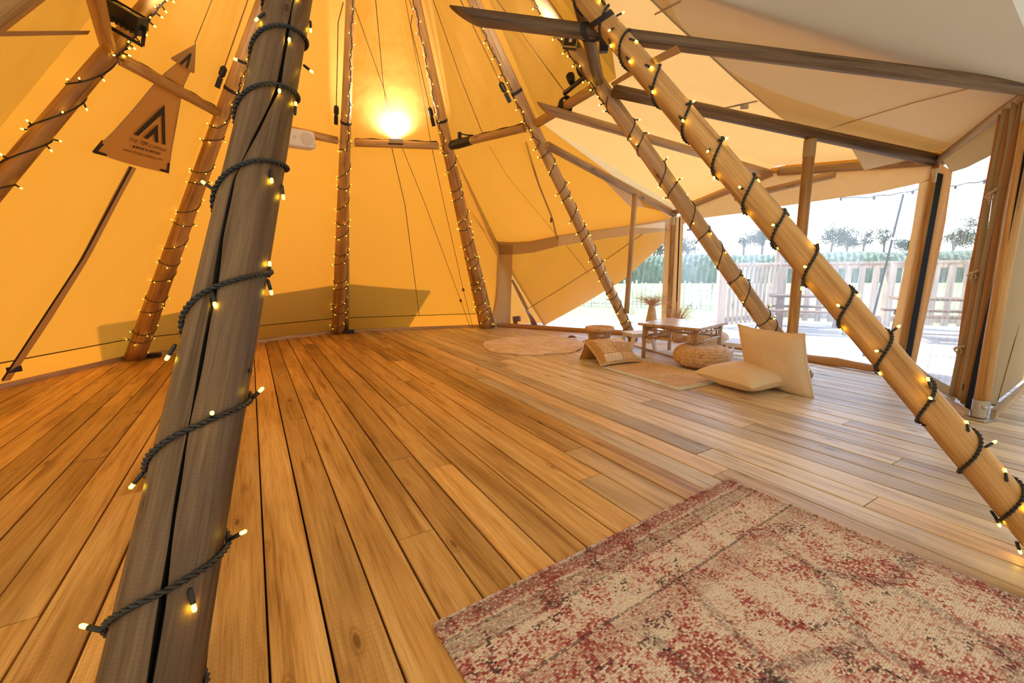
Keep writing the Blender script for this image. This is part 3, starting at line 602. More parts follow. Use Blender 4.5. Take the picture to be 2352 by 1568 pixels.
w2 = struct(link('window_2', None), 'wide clear sheet under a hanging orange-brown canvas band')
wallstrip('frame_top', [(1562, 484), (1640, 448), (1700, 424), (1770, 394), (1800, 388), (1900, 378), (2030, 368), (2152, 358)], [(1568, 515), (1605, 502), (1666, 494), (1725, 487), (1793, 474), (1848, 466), (1930, 454), (2010, 443), (2111, 421), (2140, 414)], M['canvas_band'], w2, WA, WB, 40, 8)
wallstrip('frame_side', [(2111, 421), (2096, 520), (2060, 704), (2036, 835)], [(2144, 405), (2128, 520), (2092, 704), (2062, 855)], M['canvas_band'], w2, WA, WB, 20, 4)
wallstrip('frame_side', [(1549, 500), (1541, 772)], [(1571, 492), (1559, 770)], M['canvas_band'], w2, WA, WB)
wallstrip('pane', [(1566, 512), (1605, 500), (1666, 492), (1725, 485), (1793, 472), (1848, 464), (1930, 452), (2010, 440), (2113, 419)], [(1557, 765), (1600, 771), (1656, 778), (1750, 792), (1854, 809), (1950, 822), (2030, 838)], M['vinyl'], w2, WA, WB, 24, 8, V3(.012, .008, 0))
MB().tube([vpl(1563, 500, WA, WB)-V3(.01, 0, 0), vpl(1553, 768, WA, WB)-V3(.01, 0, 0)], .008, 6).build('zip', M['zipper'], w2)
mb = MB(); s0 = V3(WA[0]-.02, WA[1]-.10, .035); s1 = V3(WB[0]-.1, WB[1]+.05, .042); mb.tube([lerp(s0, s1, t)+V3(.0, 0, .004*math.sin(31*t)) for t in np.linspace(0, 1, 21)], [.036+.006*math.sin(17*t)+.002*math.sin(47*t) for t in np.linspace(0, 1, 21)], 12); mb.build('sill_roll', M['canvas_pale'], w2, smooth=True)
w3 = struct(link('window_3', None), 'creased clear door sheet drawn aside with a zip and three rope ties')
wallstrip('frame_top', [(2166, 368), (2240, 316), (2330, 242), (2372, 212)], [(2184, 396), (2220, 385), (2298, 346), (2345, 318)], M['canvas_tan'], w3, WB, WC, 20, 5)
wallstrip('frame_side', [(2158, 374), (2142, 520), (2076, 826)], [(2188, 394), (2170, 520), (2104, 834)], M['canvas_band'], w3, WB, WC, 16, 2)
pw = nrm(np.cross(WC-WB, V3(0, 0, 1)))
def crease(top, bot, m, nm, nu=60, nv=10, amp=.006, off=0.0):
    a, b = polyline([vpl(*c, WB, WC) for c in top], nu+1), polyline([vpl(*c, WB, WC) for c in bot], nu+1)
    def f(u, v):
        i = int(round(u*nu)); p = lerp(a[i], b[i], v); return p+pw*(off+amp*(math.sin(u*43+v*3.0)+.6*math.sin(u*91-v*2)))
    return MB().grid(f, nu, nv).build(nm, m, w3, smooth=True)
crease([(2186, 392), (2220, 383), (2300, 344)], [(2098, 830), (2133, 862), (2192, 894)], M['vinyl_crease'], 'pane')
wallstrip('frame_bottom', [(2096, 828), (2133, 860), (2198, 896)], [(2094, 838), (2137, 884), (2192, 922)], M['canvas_tan'], w3, WB, WC, 10, 2)
# the gathered curtain: vertical canvas folds
for i, (x0, x1) in enumerate(((2306, 2190), (2320, 2198), (2333, 2206), (2345, 2214), (2356, 2222))):
    pts = [vpl(lerp(x0, x1, t)+2.5*math.sin(9*t+i*2), lerp(226+(2352-x0)*.71, 905+5*i, t), WB, WC)+pw*(.012+.008*(i % 2)) for t in np.linspace(0, 1, 22)]
    mb = MB(); mb.tube(pts, [.013+.006*abs(math.sin(7*t+i*1.7)) for t in np.linspace(0, 1, 22)], 8); mb.build('curtain_fold', M['canvas_tan'] if i % 2 else M['canvas_band'], w3, smooth=True)
crease([(2318, 300), (2362, 265)], [(2206, 925), (2236, 948)], M['canvas_tan'], 'curtain_hem', 14, 10, .003, .004)
zp = [(2366, 330), (2345, 430), (2318, 555), (2290, 675), (2262, 795), (2238, 905), (2230, 940)]
mb = MB(); ribbon(mb, [vpl(x-6, y, WB, WC)+pw*.02 for x, y in zp], [vpl(x+8, y, WB, WC)+pw*.02 for x, y in zp], 30, 2); mb.build('zip', M['zipper'], w3, smooth=True)
mb = MB(); ribbon(mb, [vpl(2158, 396, WB, WC)+pw*.01, vpl(2080, 826, WB, WC)+pw*.01], [vpl(2171, 400, WB, WC)+pw*.01, vpl(2094, 832, WB, WC)+pw*.01], 14, 1); mb.build('zip', M['zipper'], w3)
for i, (bx, by) in enumerate(((2300, 441), (2257, 626), (2224, 798))):
    c = vpl(bx, by, WB, WC)+pw*.05; cx = nrm(WC-WB); mb = MB()
    def lp(t, k): return c+cx*(.028*k*math.sin(t)*math.cos(t*.5))+V3(0, 0, -.045*abs(math.sin(t*.5))*(1.0 if k > 0 else .75))-pw*.012*math.sin(t)
    for k in (1, -.7): mb.tube([lp(t, k) for t in np.linspace(0, 2*PI, 20)], .005, 6)
    mb.tube([c+cx*.06+V3(0, 0, .018), c+cx*.025+V3(0, 0, .004), c-cx*.02-V3(0, 0, .002), c-cx*.05-V3(0, 0, .02)], .007, 6)
    mb.tube([c, c-V3(0, 0, .03)+cx*.006, c-V3(0, 0, .075)+cx*.002], .0045, 6); mb.build('rope_tie', M['rope'], w3, smooth=True)
lab = MB().box(vpl(2223, 888, WB, WC)+pw*.03, (.035, .003, .045), nrm(WC-WB), pw, V3(0, 0, 1)).build('zip_tag', M['black'], w3)
wr = struct(link('wall_right', None), 'pinkish beige canvas wall right of the shod post')
RA, RB_ = V3(WC[0]+.07, WC[1]+.03, .05), V3(4.3, 3.53, .05)
sheet('canvas_panel', RA, RB_, V3(4.9, 3.6, 2.0), V3(CT[0]+.06, CT[1]+.02, 2.0), M['canvas_tan'], wr, 8, 8, .02)
MB().tube([vpl(2287, 920, RA, RB_)-V3(0, .012, 0), vpl(2352, 690, RA, RB_)-V3(0, .012, 0)], .003, 5).build('seam', M['cord'], wr)

# ------------------------------------------------------------------ fairy lights
def lathe_mesh(name, prof, n, m):
    mb = MB(); mb.lathe(prof, (0, 0, 0), n); me = bpy.data.meshes.new(name); me.from_pydata(mb.v, [], mb.f); me.materials.append(m); me.polygons.foreach_set('use_smooth', [len(p.vertices) == 4 for p in me.polygons]); return me
SOCK = {}
def sock(sc):
    if sc not in SOCK:
        s_ = sc
        SOCK[sc] = (lathe_mesh('socket', [(.0028*s_, 0), (.0048*s_, .004*s_), (.0052*s_, .012*s_), (.0052*s_, .031*s_), (.0042*s_, .033*s_)], 8, M['black']),
                    lathe_mesh('bulb', [(.0040*s_, .033*s_), (.0046*s_, .038*s_), (.0044*s_, .045*s_), (.0022*s_, .048*s_)], 8, M['bulb']))
    return SOCK[sc]
def put_bulb(rt, P, d, sc=1.0):
    d = nrm(d); Mw = axisframe(P, P+d); a, b = sock(sc)
    o = link('socket', a, rt, Mw); link('bulb', b, o, Mw)
SG = 'fairy light strings wound round the poles'
def pole_pt(k, s, an, lift=.006):
    F = pole_frame(k); X, Y, Z = [np.array(F)[:3, i] for i in range(3)]; L_ = np.linalg.norm(PT[k]-PB[k])*(4.75/PT[k][2])
    n_ = X*math.cos(an)+Y*math.sin(an); return PB[k]+Z*s+n_*(prad(k, s/L_)+lift), n_, Z
def toward(k, s):                                                  # angle of the side facing into the tent (the photographer's side)
    F = pole_frame(k); X, Y, Z = [np.array(F)[:3, i] for i in range(3)]; t_ = EYE-(PB[k]+Z*s); return math.atan2(t_@Y, t_@X)
def cable(mb, pts, r, twist=False):
    pts = np.array(pts)
    if not twist: mb.tube(pts, r, 6); return
    T = np.gradient(pts, axis=0); T /= np.linalg.norm(T, axis=1)[:, None]; U = np.cross(T, V3(.3, .2, 1)); U /= np.linalg.norm(U, axis=1)[:, None]; W_ = np.cross(T, U)
    d = np.r_[0, np.cumsum(np.linalg.norm(np.diff(pts, axis=0), axis=1))]*2*PI/.035
    for ph in (0, PI): mb.tube(pts+r*.9*(U*np.cos(d+ph)[:, None]+W_*np.sin(d+ph)[:, None]), r, 6)
def wind(k, s0, s1, turns, label, per=4, cr_=.0035, twist=False, sc=1.0, sgn=1, jit=.5, straight=None, ph=0.0, seed=1, cross=None):
    """cable wound round pole k from s0 to s1 (distances along it), then run straight up the face"""
    rnd = random.Random(seed); rt = root('fairy_light_string', tuple(PB[k])); tag(rt, label, 'string lights', SG); mb = MB(); N = int(turns*26); pts = []; info = []
    for i in range(N+1):
        t = i/N; s = np.interp(t*turns, range(len(cross)), cross) if cross else s0+(s1-s0)*t
        s += 0 if cross else .25*(s1-s0)/turns*math.sin(t*37+seed); an = toward(k, s)+sgn*(2*PI*t*turns+ph); p, n_, Z = pole_pt(k, s, an, cr_*(1.8 if twist else 1)); pts.append(p); info.append((n_, Z))
    if straight:
        s2, off, amp = straight; last = pts[-1]
        for i in range(1, 61):
            s = s1+(s2-s1)*i/60; an = toward(k, s)+off+amp*math.sin(i*.55+seed)+.12*math.sin(i*2.1); p, n_, Z = pole_pt(k, s, an, cr_); pts.append(p); info.append((n_, Z))
    pts2 = polyline(pts, len(pts)*(5 if twist else 1)) if twist else pts
    cable(mb, pts2, cr_, twist); mb.build('cable', M['cable'], rt, smooth=True)
    nb = int(turns*per) if per else 0
    for j in range(nb):
        i = min(N, int((j+.5+rnd.uniform(-.3, .3))*N/nb)); n_, Z = info[i]; tg = nrm(pts[min(i+1, len(pts)-1)]-pts[max(0, i-1)])
        d = n_*rnd.uniform(.25, 1.0)+Z*rnd.uniform(-1, .8)*jit*1.6+tg*rnd.uniform(-.6, .6); put_bulb(rt, pts[i], d, sc)
    if straight:
        m_ = int(60/3.6)
        for j in range(m_):
            i = N+1+int((j+.5)*60/m_); i = min(i, len(pts)-1); n_, Z = info[i]; side = nrm(np.cross(Z, n_))*(1 if j % 2 else -1)
            put_bulb(rt, pts[i], n_*.5+side*rnd.uniform(.5, 1.0)+Z*rnd.uniform(-.4, .4), sc)
    return rt, pts, info
def s_of(k, px, py): return float((online(px, py, PB[k], PT[k])-PB[k])@np.array(pole_frame(k))[:3, 2])
wind('P3', .03, s_of('P3', 788, 345), 13, 'fairy lights on the upright pole right of the loudspeaker', per=5, sc=.66, straight=(s_of('P3', 806, -20), .5, .15), seed=3, jit=.7)
wind('P4', .03, s_of('P4', 1022, 345), 14, 'fairy lights on the pole left of the beige window band', per=5, sc=.66, straight=(s_of('P4', 950, -20), -.5, .2), seed=4, jit=.7)
wind('P2', .05, s_of('P2', 520, 285), 13, 'fairy lights on the pole behind the cracked grey one', per=4.6, sc=.68, straight=(s_of('P2', 612, -20), .8, .15), seed=5, jit=.7)
wind('P5', .06, s_of('P5', 1228, 320), 16, 'fairy lights on the slender pole ending behind the wicker stool', per=3, cr_=.0035, sc=.9, straight=(s_of('P5', 1100, 5), -.8, .2), seed=6)
wind('P6', .06, s_of('P6', 1400, 240), 13, 'fairy lights on the pole ending behind the upright cushion', per=3.2, cr_=.0036, sc=.95, straight=(s_of('P6', 1232, -15), -.9, .2), seed=8)
wind('P1', .9, s_of('P1', 245, 120), 6.5, 'fairy lights on the far left pole beside the big lamp', per=4.6, cr_=.0042, sc=1.0, straight=(s_of('P1', 375, -20), .9, .1), seed=9)
wind('Q', 1.6, 3.4, 3, 'fairy lights on the pole in the top left corner', per=3, cr_=.005, seed=12)
# the two near poles carry a twisted cable whose turns are placed one by one
def near_string(k, crosses, bulbs, label, cr_, sc, sgn):
    cr0 = [s_of(k, *c) for c in crosses]; order = sorted(range(len(cr0)), key=lambda i: cr0[i]); cs = [cr0[i] for i in order]
    rt, pts, info = wind(k, cs[0], cs[-1], len(cs)-1, label, per=0, cr_=cr_, twist=True, sgn=sgn, cross=cs)
    for (ax, ay), (tx, ty), dz in bulbs:
        s, an, r = surf_angle(k, ax, ay); P, n_, Z = pole_pt(k, s, an, cr_*1.5); dirn = ray(tx, ty); tip = EYE+dirn*((depth(P)+dz)/(dirn@fwd)); put_bulb(rt, P, tip-P, sc)
    return rt
near_string('P0', [(672, 2), (648, 108), (617, 238), (584, 412), (540, 682), (466, 990), (398, 1345), (330, 1680)],
    [((676, 22), (685, 11), -.03), ((608, 60), (595, 40), 0), ((708, 55), (714, 84), 0), ((570, 152), (528, 131), 0), ((655, 118), (662, 128), -.04), ((692, 156), (724, 171), 0), ((632, 236), (641, 228), -.04), ((672, 274), (679, 237), 0),
     ((492, 440), (466, 418), 0), ((612, 424), (626, 452), -.02), ((640, 440), (654, 479), 0), ((612, 645), (619, 611), 0), ((608, 652), (620, 660), .01), ((486, 700), (502, 737), -.02), ((402, 792), (382, 825), 0),
     ((572, 920), (617, 878), 0), ((481, 975), (487, 949), -.03), ((325, 1085), (283, 1140), 0), ((522, 1240), (586, 1208), 0), ((432, 1345), (449, 1412), -.01), ((232, 1448), (150, 1428), 0), ((568, 862), (575, 851), .02)],
    'twisted cable of fairy lights on the cracked foreground pole', .0044, 1.05, 1)
near_string('P7', [(1335, -20), (1392, 58), (1435, 108), (1515, 195), (1582, 278), (1650, 362), (1722, 446), (1792, 522), (1862, 610), (1945, 704), (2032, 806), (2128, 920), (2232, 1040), (2322, 1150), (2420, 1285)],
    [((1395, 20), (1386, 6), 0), ((1418, 45), (1421, 34), 0), ((1420, 78), (1391, 74), -.03), ((1408, 98), (1409, 125), 0), ((1452, 100), (1476, 100), 0), ((1448, 140), (1454, 151), -.02), ((1490, 160), (1506, 159), -.02), ((1500, 205), (1503, 218), -.01),
     ((1580, 250), (1594, 232), 0), ((1568, 275), (1575, 285), -.03), ((1652, 330), (1668, 318), 0), ((1638, 350), (1624, 349), -.03), ((1642, 392), (1640, 408), 0), ((1728, 402), (1746, 420), 0), ((1712, 440), (1698, 429), -.03), ((1712, 478), (1709, 497), 0),
     ((1800, 485), (1815, 500), 0), ((1788, 520), (1773, 517), -.03), ((1778, 555), (1791, 573), 0), ((1877, 580), (1877, 554), 0), ((1860, 615), (1846, 612), -.03), ((1848, 640), (1842, 660), 0), ((1955, 662), (1970, 674), 0), ((1935, 706), (1920, 698), -.03),
     ((1925, 735), (1930, 758), 0), ((2040, 765), (2062, 751), 0), ((2022, 802), (2006, 806), -.03), ((2008, 835), (2022, 858), 0), ((2132, 890), (2129, 862), 0), ((2140, 915), (2127, 908), -.03), ((2112, 968), (2118, 970), -.01), ((2118, 972), (2136, 974), -.02),
     ((2215, 985), (2221, 972), .02), ((2252, 1022), (2273, 1021), 0), ((2200, 1070), (2219, 1088), 0), ((2300, 1095), (2308, 1077), .02), ((2276, 1170), (2288, 1190), 0), ((2284, 1180), (2300, 1215), 0), ((2350, 1180), (2362, 1170), 0), ((2335, 1240), (2342, 1264), 0)],
    'twisted cable of fairy lights on the thick amber pole in front', .0034, .95, 1)

# ------------------------------------------------------------------ lamps, spotlights, straps
def wrap(k, px, py, m, turns=2, w=.02, r=.004, parent=None, name='strap', label=None, cat='strap', lean=0.0):
    s = s_of(k, px, py); mb = MB()
    F = pole_frame(k); X, Y, Z = [np.array(F)[:3, i] for i in range(3)]; L_ = np.linalg.norm(PT[k]-PB[k])*(4.75/PT[k][2]); rr = prad(k, s/L_)+r*.6; c = PB[k]+Z*s
    def f(u, v): an = 2*PI*u; return c+(X*math.cos(an)+Y*math.sin(an))*rr+Z*((v-.5)*w+lean*math.sin(an))
    mb.grid(f, 24, 2, True); return mb, c, Z
for k, px, py, lab in (('P2', 543, 212, 'black ratchet strap round the pole left of the cracked one'), ('P3', 789, 279, 'black ratchet strap round the upright pole above the loudspeaker'), ('P4', 1007, 277, 'black ratchet strap round the pole right of the hot light spot'), ('P5', 1184, 213, 'black ratchet strap round the slender pole')):
    mb, c, Z = wrap(k, px, py, M['webbing'], w=.03); o = tag(mb.build('ratchet_strap', M['webbing']), lab, 'strap', 'ratchet straps on the poles')
    side = nrm(np.cross(nrm(c-EYE), Z)); side = side if side@right < 0 else -side; q = c+side*.10
    MB().box(q, (.04, .03, .09), side, nrm(np.cross(Z, side)), Z).build('ratchet', M['black'], o); MB().lathe([(.012, -.05), (.026, -.03), (.026, .03), (.012, .05)], q+Z*.10, 12, Z).build('grip', M['black'], o)
    MB().tube([q+Z*.1, q+Z*.9+side*.0, PB[k]+Z*4.4+side*.06], .005, 5).build('webbing_tail', M['cord'], o)
# strap lashing T1 to the amber pole
mb, c, Z = wrap('P7', 1372, 55, M['webbing'], w=.035, lean=.05); o = tag(mb.build('lashing_strap', M['webbing']), 'black webbing lashing the slanted roof pole to the amber pole', 'strap')
T1Z = nrm(CT-T1a); F_ = axisframe(T1a, CT); X, Y = [np.array(F_)[:3, i] for i in range(2)]
for off_, ln in ((0, .04), (.05, -.05)):
    cc = online(1352+off_*200, 76, T1a, CT); mb = MB(); mb.grid(lambda u, v: cc+(X*math.cos(2*PI*u)+Y*math.sin(2*PI*u))*.043+T1Z*((v-.5)*.03+ln*math.sin(2*PI*u)), 20, 2, True); mb.build('strap_loop', M['webbing'], o)
MB().box(online(1362, 108, pas, pas-V3(0, 0, .3)), (.045, .03, .06)).build('ratchet', M['black'], o)

def floodlight(c, aim, up, w, h, d, label, parentless=True):
    c = V3(*c); Z = nrm(V3(*aim)); X = nrm(np.cross(V3(*up), Z)); Y = np.cross(Z, X); rt = root('floodlight', tuple(c)); tag(rt, label, 'lamp', 'floodlights on the crossbars')
    MB().box(c, (w, h, d*.5), X, Y, Z).build('body', M['black'], rt)
    fb = MB()
    for i in range(7): fb.box(c+X*((i-3)/3*w*.42)-Z*d*.38, (w*.04, h*.86, d*.35), X, Y, Z)
    fb.build('cooling_fins', M['black'], rt)
    fr = MB(); t = .1*h
    for sx_, sy_, ww, hh in ((0, 1, w*1.06, t), (0, -1, w*1.06, t), (1, 0, t, h*1.06), (-1, 0, t, h*1.06)): fr.box(c+X*sx_*w*.49+Y*sy_*h*.49+Z*d*.28, (ww, hh, d*.1), X, Y, Z)
    fr.build('front_frame', M['steel'] if w < .12 else M['black'], rt)
    MB().box(c+Z*d*.27, (w*.88, h*.88, d*.03), X, Y, Z).build('glass', M['dead_glass'], rt)
    MB().box(c+Z*d*.29, (w*.22, h*.26, d*.03), X, Y, Z).build('led_panel', M['bulb_clear'], rt)
    br = MB(); 
    for s_ in (-1, 1): br.bar(c+X*s_*w*.56, c+X*s_*w*.56-Z*d*.9+Y*h*.1, .02, .005, side=tuple(Y))
    br.bar(c-X*w*.56-Z*d*.9+Y*h*.1, c+X*w*.56-Z*d*.9+Y*h*.1, .02, .005, side=tuple(Y)); br.build('bracket', M['black'], rt); return rt
def at_depth(px, py, d): r = ray(px, py); return EYE+r*(d/(r@fwd))
floodlight(at_depth(290, 36, 2.55), nrm(V3(.35, -.25, .55)), nrm(V3(.3, -.9, .3)), .19, .085, .12, 'large black floodlight at the top left beside the crossbar')
floodlight(at_depth(1311, 97, 3.15), nrm(V3(-.25, -1, .1)), nrm(V3(.25, .1, 1)), .10, .085, .075, 'small black floodlight under the slanted roof pole')
upl = at_depth(911, 328, depth(online(911, 328, J['P3'], J['P4'])))-V3(0, .02, -.02)
rt = root('uplight', tuple(upl)); tag(rt, 'small lit uplight strip on the crossbar under the glowing spot', 'lamp')
bx = nrm(J['P4']-J['P3']); MB().box(upl, (.15, .05, .03), bx, nrm(np.cross(V3(0, 0, 1), bx))).build('body', M['steel'], rt)
MB().box(upl+V3(0, 0, .017), (.135, .038, .006), bx, nrm(np.cross(V3(0, 0, 1), bx))).build('lamp_face', M['lamp_glass'], rt)
MB().box(upl-V3(0, .03, .045), (.16, .02, .012), bx, nrm(np.cross(V3(0, 0, 1), bx))).build('mount_clip', M['black'], rt)
def spot(loc, aim, energy, angle, col=(1, .72, .36), blend=.9, size=.05):
    d = bpy.data.lights.new('lamp_light', 'SPOT'); d.energy = energy; d.spot_size = math.radians(angle); d.spot_blend = blend; d.color = col; d.shadow_soft_size = size
    o = bpy.data.objects.new('lamp_light', d); C.objects.link(o); o.location = loc; o.rotation_euler = Vector(V3(*aim)).to_track_quat('-Z', 'Y').to_euler(); return o
cvn = lerp(CB['P3'], CB['P4'], .5); aimp = onv = online(912, 270, lerp(lerp(CB['P3'], CA, .35), lerp(CB['P4'], CA, .35), .45), lerp(lerp(CB['P3'], CA, .8), lerp(CB['P4'], CA, .8), .45))
spot(upl+V3(0, .0, .05), aimp-upl+V3(0, 0, .45), 120, 165, col=(1, .93, .80), blend=1.0)
for px, py, dd, aim_ in ((290, 30, 2.55, V3(.55, 1.0, .75)), (1311, 80, 3.15, V3(-.9, .75, .55))):
    spot(at_depth(px, py, dd)+nrm(aim_)*.14, aim_, 28, 120, col=(1, .88, .68), blend=1.0, size=.04)
# two black spotlights on a bar
ba, bb = at_depth(1296, 222, depth(online(1300, 245, J['P5'], J['P6'])))-V3(0, .02, -.02), at_depth(1346, 182, depth(online(1350, 210, J['P5'], J['P6'])))-V3(0, .02, -.02)
rt = root('spotlight_bar', tuple(ba)); tag(rt, 'black bar with two round spotlights on the right crossbar', 'spotlight'); MB().tube([ba, bb], .02, 10).build('bar', M['black'], rt)
for t in (.35, .8):
    c = lerp(ba, bb, t)+V3(-.01, -.03, .05); h_ = MB().lathe([(.03, -.03), (.035, 0), (.036, .05), (.03, .055)], c, 14, (-.3, -.9, .2)).build('lamp_head', M['black'], rt); MB().lathe([(.028, 0), (.028, .004)], c+nrm(V3(-.3, -.9, .2))*.054, 14, (-.3, -.9, .2)).build('lens', M['dead_glass'], h_)
    MB().bar(lerp(ba, bb, t), c, .02, .006).build('yoke', M['black'], rt)
# tie of cord under the spotlight bar
mb = MB(); tc_ = online(1302, 252, J['P5'], J['P6']); dz = nrm(J['P6']-J['P5'])
for i in range(5): q = tc_+dz*(i-2)*.014; mb.tube([q+V3(0, -.0, .0)+.052*(nrm(np.cross(dz, V3(0, 0, 1)))*math.cos(a_)+V3(0, 0, 1)*math.sin(a_)*1.5-V3(0, 0, .03)) for a_ in np.linspace(0, 2*PI, 16)], .006, 5)
tag(mb.build('cord_lashing', M['webbing']), 'dark cord lashing under the spotlight crossbar', 'cord')
# taped joint and cables on the crossbars
def on_rail(a, b, t, up_=.0, fw=.0): p = lerp(J[a], J[b], t); return p+V3(0, 0, up_)+nrm(EYE-p)*fw
mb = MB(); cc, d4 = on_rail('P4', 'P5', .17), nrm(J['P5']-J['P4']); mb.tube([cc-d4*.14, cc-d4*.05, cc+d4*.06, cc+d4*.17], [.047, .055, .052, .046], 14)
o = tag(mb.build('taped_joint', M['black']), 'black tape and cable bundle on the crossbar right of the hot spot', 'cable tape'); MB().box(cc+V3(0, -.02, .075), (.04, .04, .07)).build('plug', M['black'], o); MB().tube([cc+V3(0, -.02, .1), cc+d4*.1+V3(0, -.04, .06), cc+d4*.2+V3(0, 0, .05)], .008, 6).build('loop', M['cable'], o)
CG = 'black cables along the crossbars'
for a, b, lab, ts in (('P3', 'P4', 'thin black cable lying on the crossbar with the uplight', (.1, .9)), ('P4', 'P5', 'thin black cable lying on the crossbar right of the taped joint', (.25, .9)), ('P1', 'P2', 'thin black cable lying on the crossbar before the banner', (.1, .92))):
    mb = MB(); mb.tube([on_rail(a, b, t, .045+.004*math.sin(t*30), .008) for t in np.linspace(ts[0], ts[1], 20)], .006, 6); tag(mb.build('cable', M['cable'], smooth=True), lab, 'cable', CG)
# loudspeaker
c = at_depth(687, 320, depth(online(690, 318, J['P2'], J['P3']))-.12); X = nrm(J['P3']-J['P2']); X = nrm(X+V3(0, 0, .06)); Y = nrm(np.cross(V3(0, 0, 1), X)); Z = np.cross(X, Y)
rt = root('loudspeaker', tuple(c)); tag(rt, 'small white loudspeaker fixed to the crossbar, partly hidden by the grey pole', 'loudspeaker')
mb = MB()
def rr(u, v):
    an = 2*PI*u; e = .25; cx, sx_ = math.cos(an), math.sin(an); q = lambda t: math.copysign(abs(t)**e, t); ins = (1-.12*max(0, (abs(v-.5)-.38)/.12)); return c+X*q(cx)*.145*ins+Z*q(sx_)*.085*ins+Y*(v-.5)*.12
mb.grid(rr, 40, 8, True); n_ = 40; mb.f += [tuple(range(n_-1, -1, -1)), tuple(range(8*n_, 9*n_))]; mb.build('cabinet', M['speaker'], rt, smooth=False)
MB().lathe([(.062, 0), (.062, .004), (.05, .006)], c-Y*.06+X*.055, 28, -Y).build('woofer_grille', M['grille'], rt); MB().lathe([(.016, 0), (.016, .005)], c-Y*.06-X*.07+Z*.005, 16, -Y).build('tweeter', M['grille'], rt); MB().lathe([(.004, 0), (.004, .004)], c-Y*.06+X*.118-Z*.05, 8, -Y).build('badge', M['black'], rt)
MB().bar(c+Y*.05, online(690, 318, J['P2'], J['P3']), .04, .01).build('mount', M['steel'], rt)

# ------------------------------------------------------------------ cords and straps on the canvas
def cone_plane(a, b): n_ = nrm(np.cross(CB[b]-CB[a], CA-CB[a])); n_ = n_ if n_@(APX-V3(0, 0, 4)-CB[a]) > 0 else -n_; return CB[a]+n_*.085, n_
p34, n34 = cone_plane('P3', 'P4'); p45, n45 = cone_plane('P4', 'P5'); p12, n12 = cone_plane('P1', 'P2'); pq1, nq1 = cone_plane('Q', 'P1')
KG = 'thin brown cords hanging down the back canvas'
def cord(pts, pn, lab, r=.0042, m='cord', toggles=()):
    mb = MB(); P = [pln(*q, *pn) for q in pts]; mb.tube(P, r, 5); o = tag(mb.build('cord', M[m]), lab, 'cord', KG)
    for q in toggles: c = pln(*q, *pn); MB().lathe([(.008, -.03), (.02, -.01), (.02, .02), (.008, .03)], c, 8, nrm(P[-1]-P[-2])).build('toggle', M['cord'], o)
cord([(862, -8), (880, 190), (900, 340), (930, 470), (963, 723)], (p34, n34), 'dark cord ending at the shadow edge on the back canvas', .0048)
cord([(812, 8), (882, 205), (920, 330), (975, 465), (1058, 690), (1080, 752)], (p34, n34), 'slanting cord crossing the glowing spot down to the pole foot', .0038, toggles=((1058, 690),))
cord([(930, -8), (962, 170), (990, 330), (1018, 460), (1064, 665), (1086, 752)], (p34, n34), 'right cord with a toggle near the floor', .0038, toggles=((1064, 665),))
cord([(938, -8), (990, 160), (1004, 250)], (p34, n34), 'short cord running beside the pole right of the glow', .0038)
cord([(490, -8), (447, 100)], (p12, n12), 'cord holding the little pennant above the banner', .0035)
rp45, rn45 = (CJ['P4']+CJ['P5']+TL+Ae)/4, nrm(np.cross(CJ['P5']-CJ['P4'], TL-CJ['P4'])); rn45 = rn45 if rn45[2] < 0 else -rn45; rp45 = rp45+rn45*.03
cord([(992, -8), (1060, 185), (1113, 318)], (p45, n45), 'cord over the taped crossbar, upper stretch', .0042)
cord([(1113, 318), (1160, 395), (1282, 543)], (rp45, rn45), 'cord dropping from the taped crossbar to the window corner', .0042)
cord([(1135, -8), (1300, 215)], (cone_plane('P5', 'P6')[0], cone_plane('P5', 'P6')[1]), 'cord behind the spotlight bar', .0042)
BG = 'tan webbing straps of the tent'
def webb(pts, pn, w, lab, m='strap', nm='webbing_strap', lift=.0):
    P = [pln(*q, *pn)+pn[1]*lift for q in pts]; d = nrm(P[-1]-P[0]); s_ = nrm(np.cross(d, pn[1]))*w/2; mb = MB(); ribbon(mb, [p-s_ for p in P], [p+s_ for p in P], 16, 2); return tag(mb.build(nm, M[m]), lab, 'strap', BG)
o = webb([(1206, 312), (1240, 420), (1270, 495), (1281, 545)], (rp45, rn45), .025, 'tan strap hanging from the crossbar to the window corner', lift=.04); MB().box(pln(1268, 498, rp45, rn45)+rn45*.05, (.03, .02, .07), nrm(V3(1, 0, .3))).build('buckle', M['brown'], o)
webb([(-20, 78), (205, 75)], (pq1, nq1), .03, 'flat strap running level at the upper left')
webb([(300, 380), (262, 450), (190, 590), (100, 735), (8, 872)], (p12, n12), .075, 'broad grey-tan strap slanting from the banner down to the floor', 'canvas_tan', lift=.02)
MB_ = MB(); MB_.tube([pln(294, 378, p12, n12)+n12*.03, pln(182, 588, p12, n12)+n12*.03, pln(-2, 868, p12, n12)+n12*.03], .007, 5); MB_.build('strap_edge', M['print'], bpy.data.objects['webbing_strap.002'])
MB().box(pln(28, 845, p12, n12)+n12*.02, (.07, .03, .05), nrm(V3(.6, 1, 0))).build('buckle', M['black'], bpy.data.objects['webbing_strap.002'])
ps, ns_ = cone_plane('P6', 'P7'); webb([(1405, 195), (1462, 160), (1560, 112)], (ps, ns_), .032, 'strap crossing the orange canvas behind the amber pole')
ob = webb([(1590, 255), (1660, 235), (1745, 215)], (rp0, -rn), .03, 'strap with metal buckles behind the amber pole', 'rope', lift=.05)
for q in ((1632, 247), (1715, 226)): MB().box(pln(*q, rp0, rn)-rn*.055, (.05, .018, .035), nrm(V3(1, -.4, -.1))).build('buckle', M['steel'], ob)
# seams on the roof
for pts in ([(1230, 298), (1300, 345), (1490, 450), (1545, 480)], ): pass
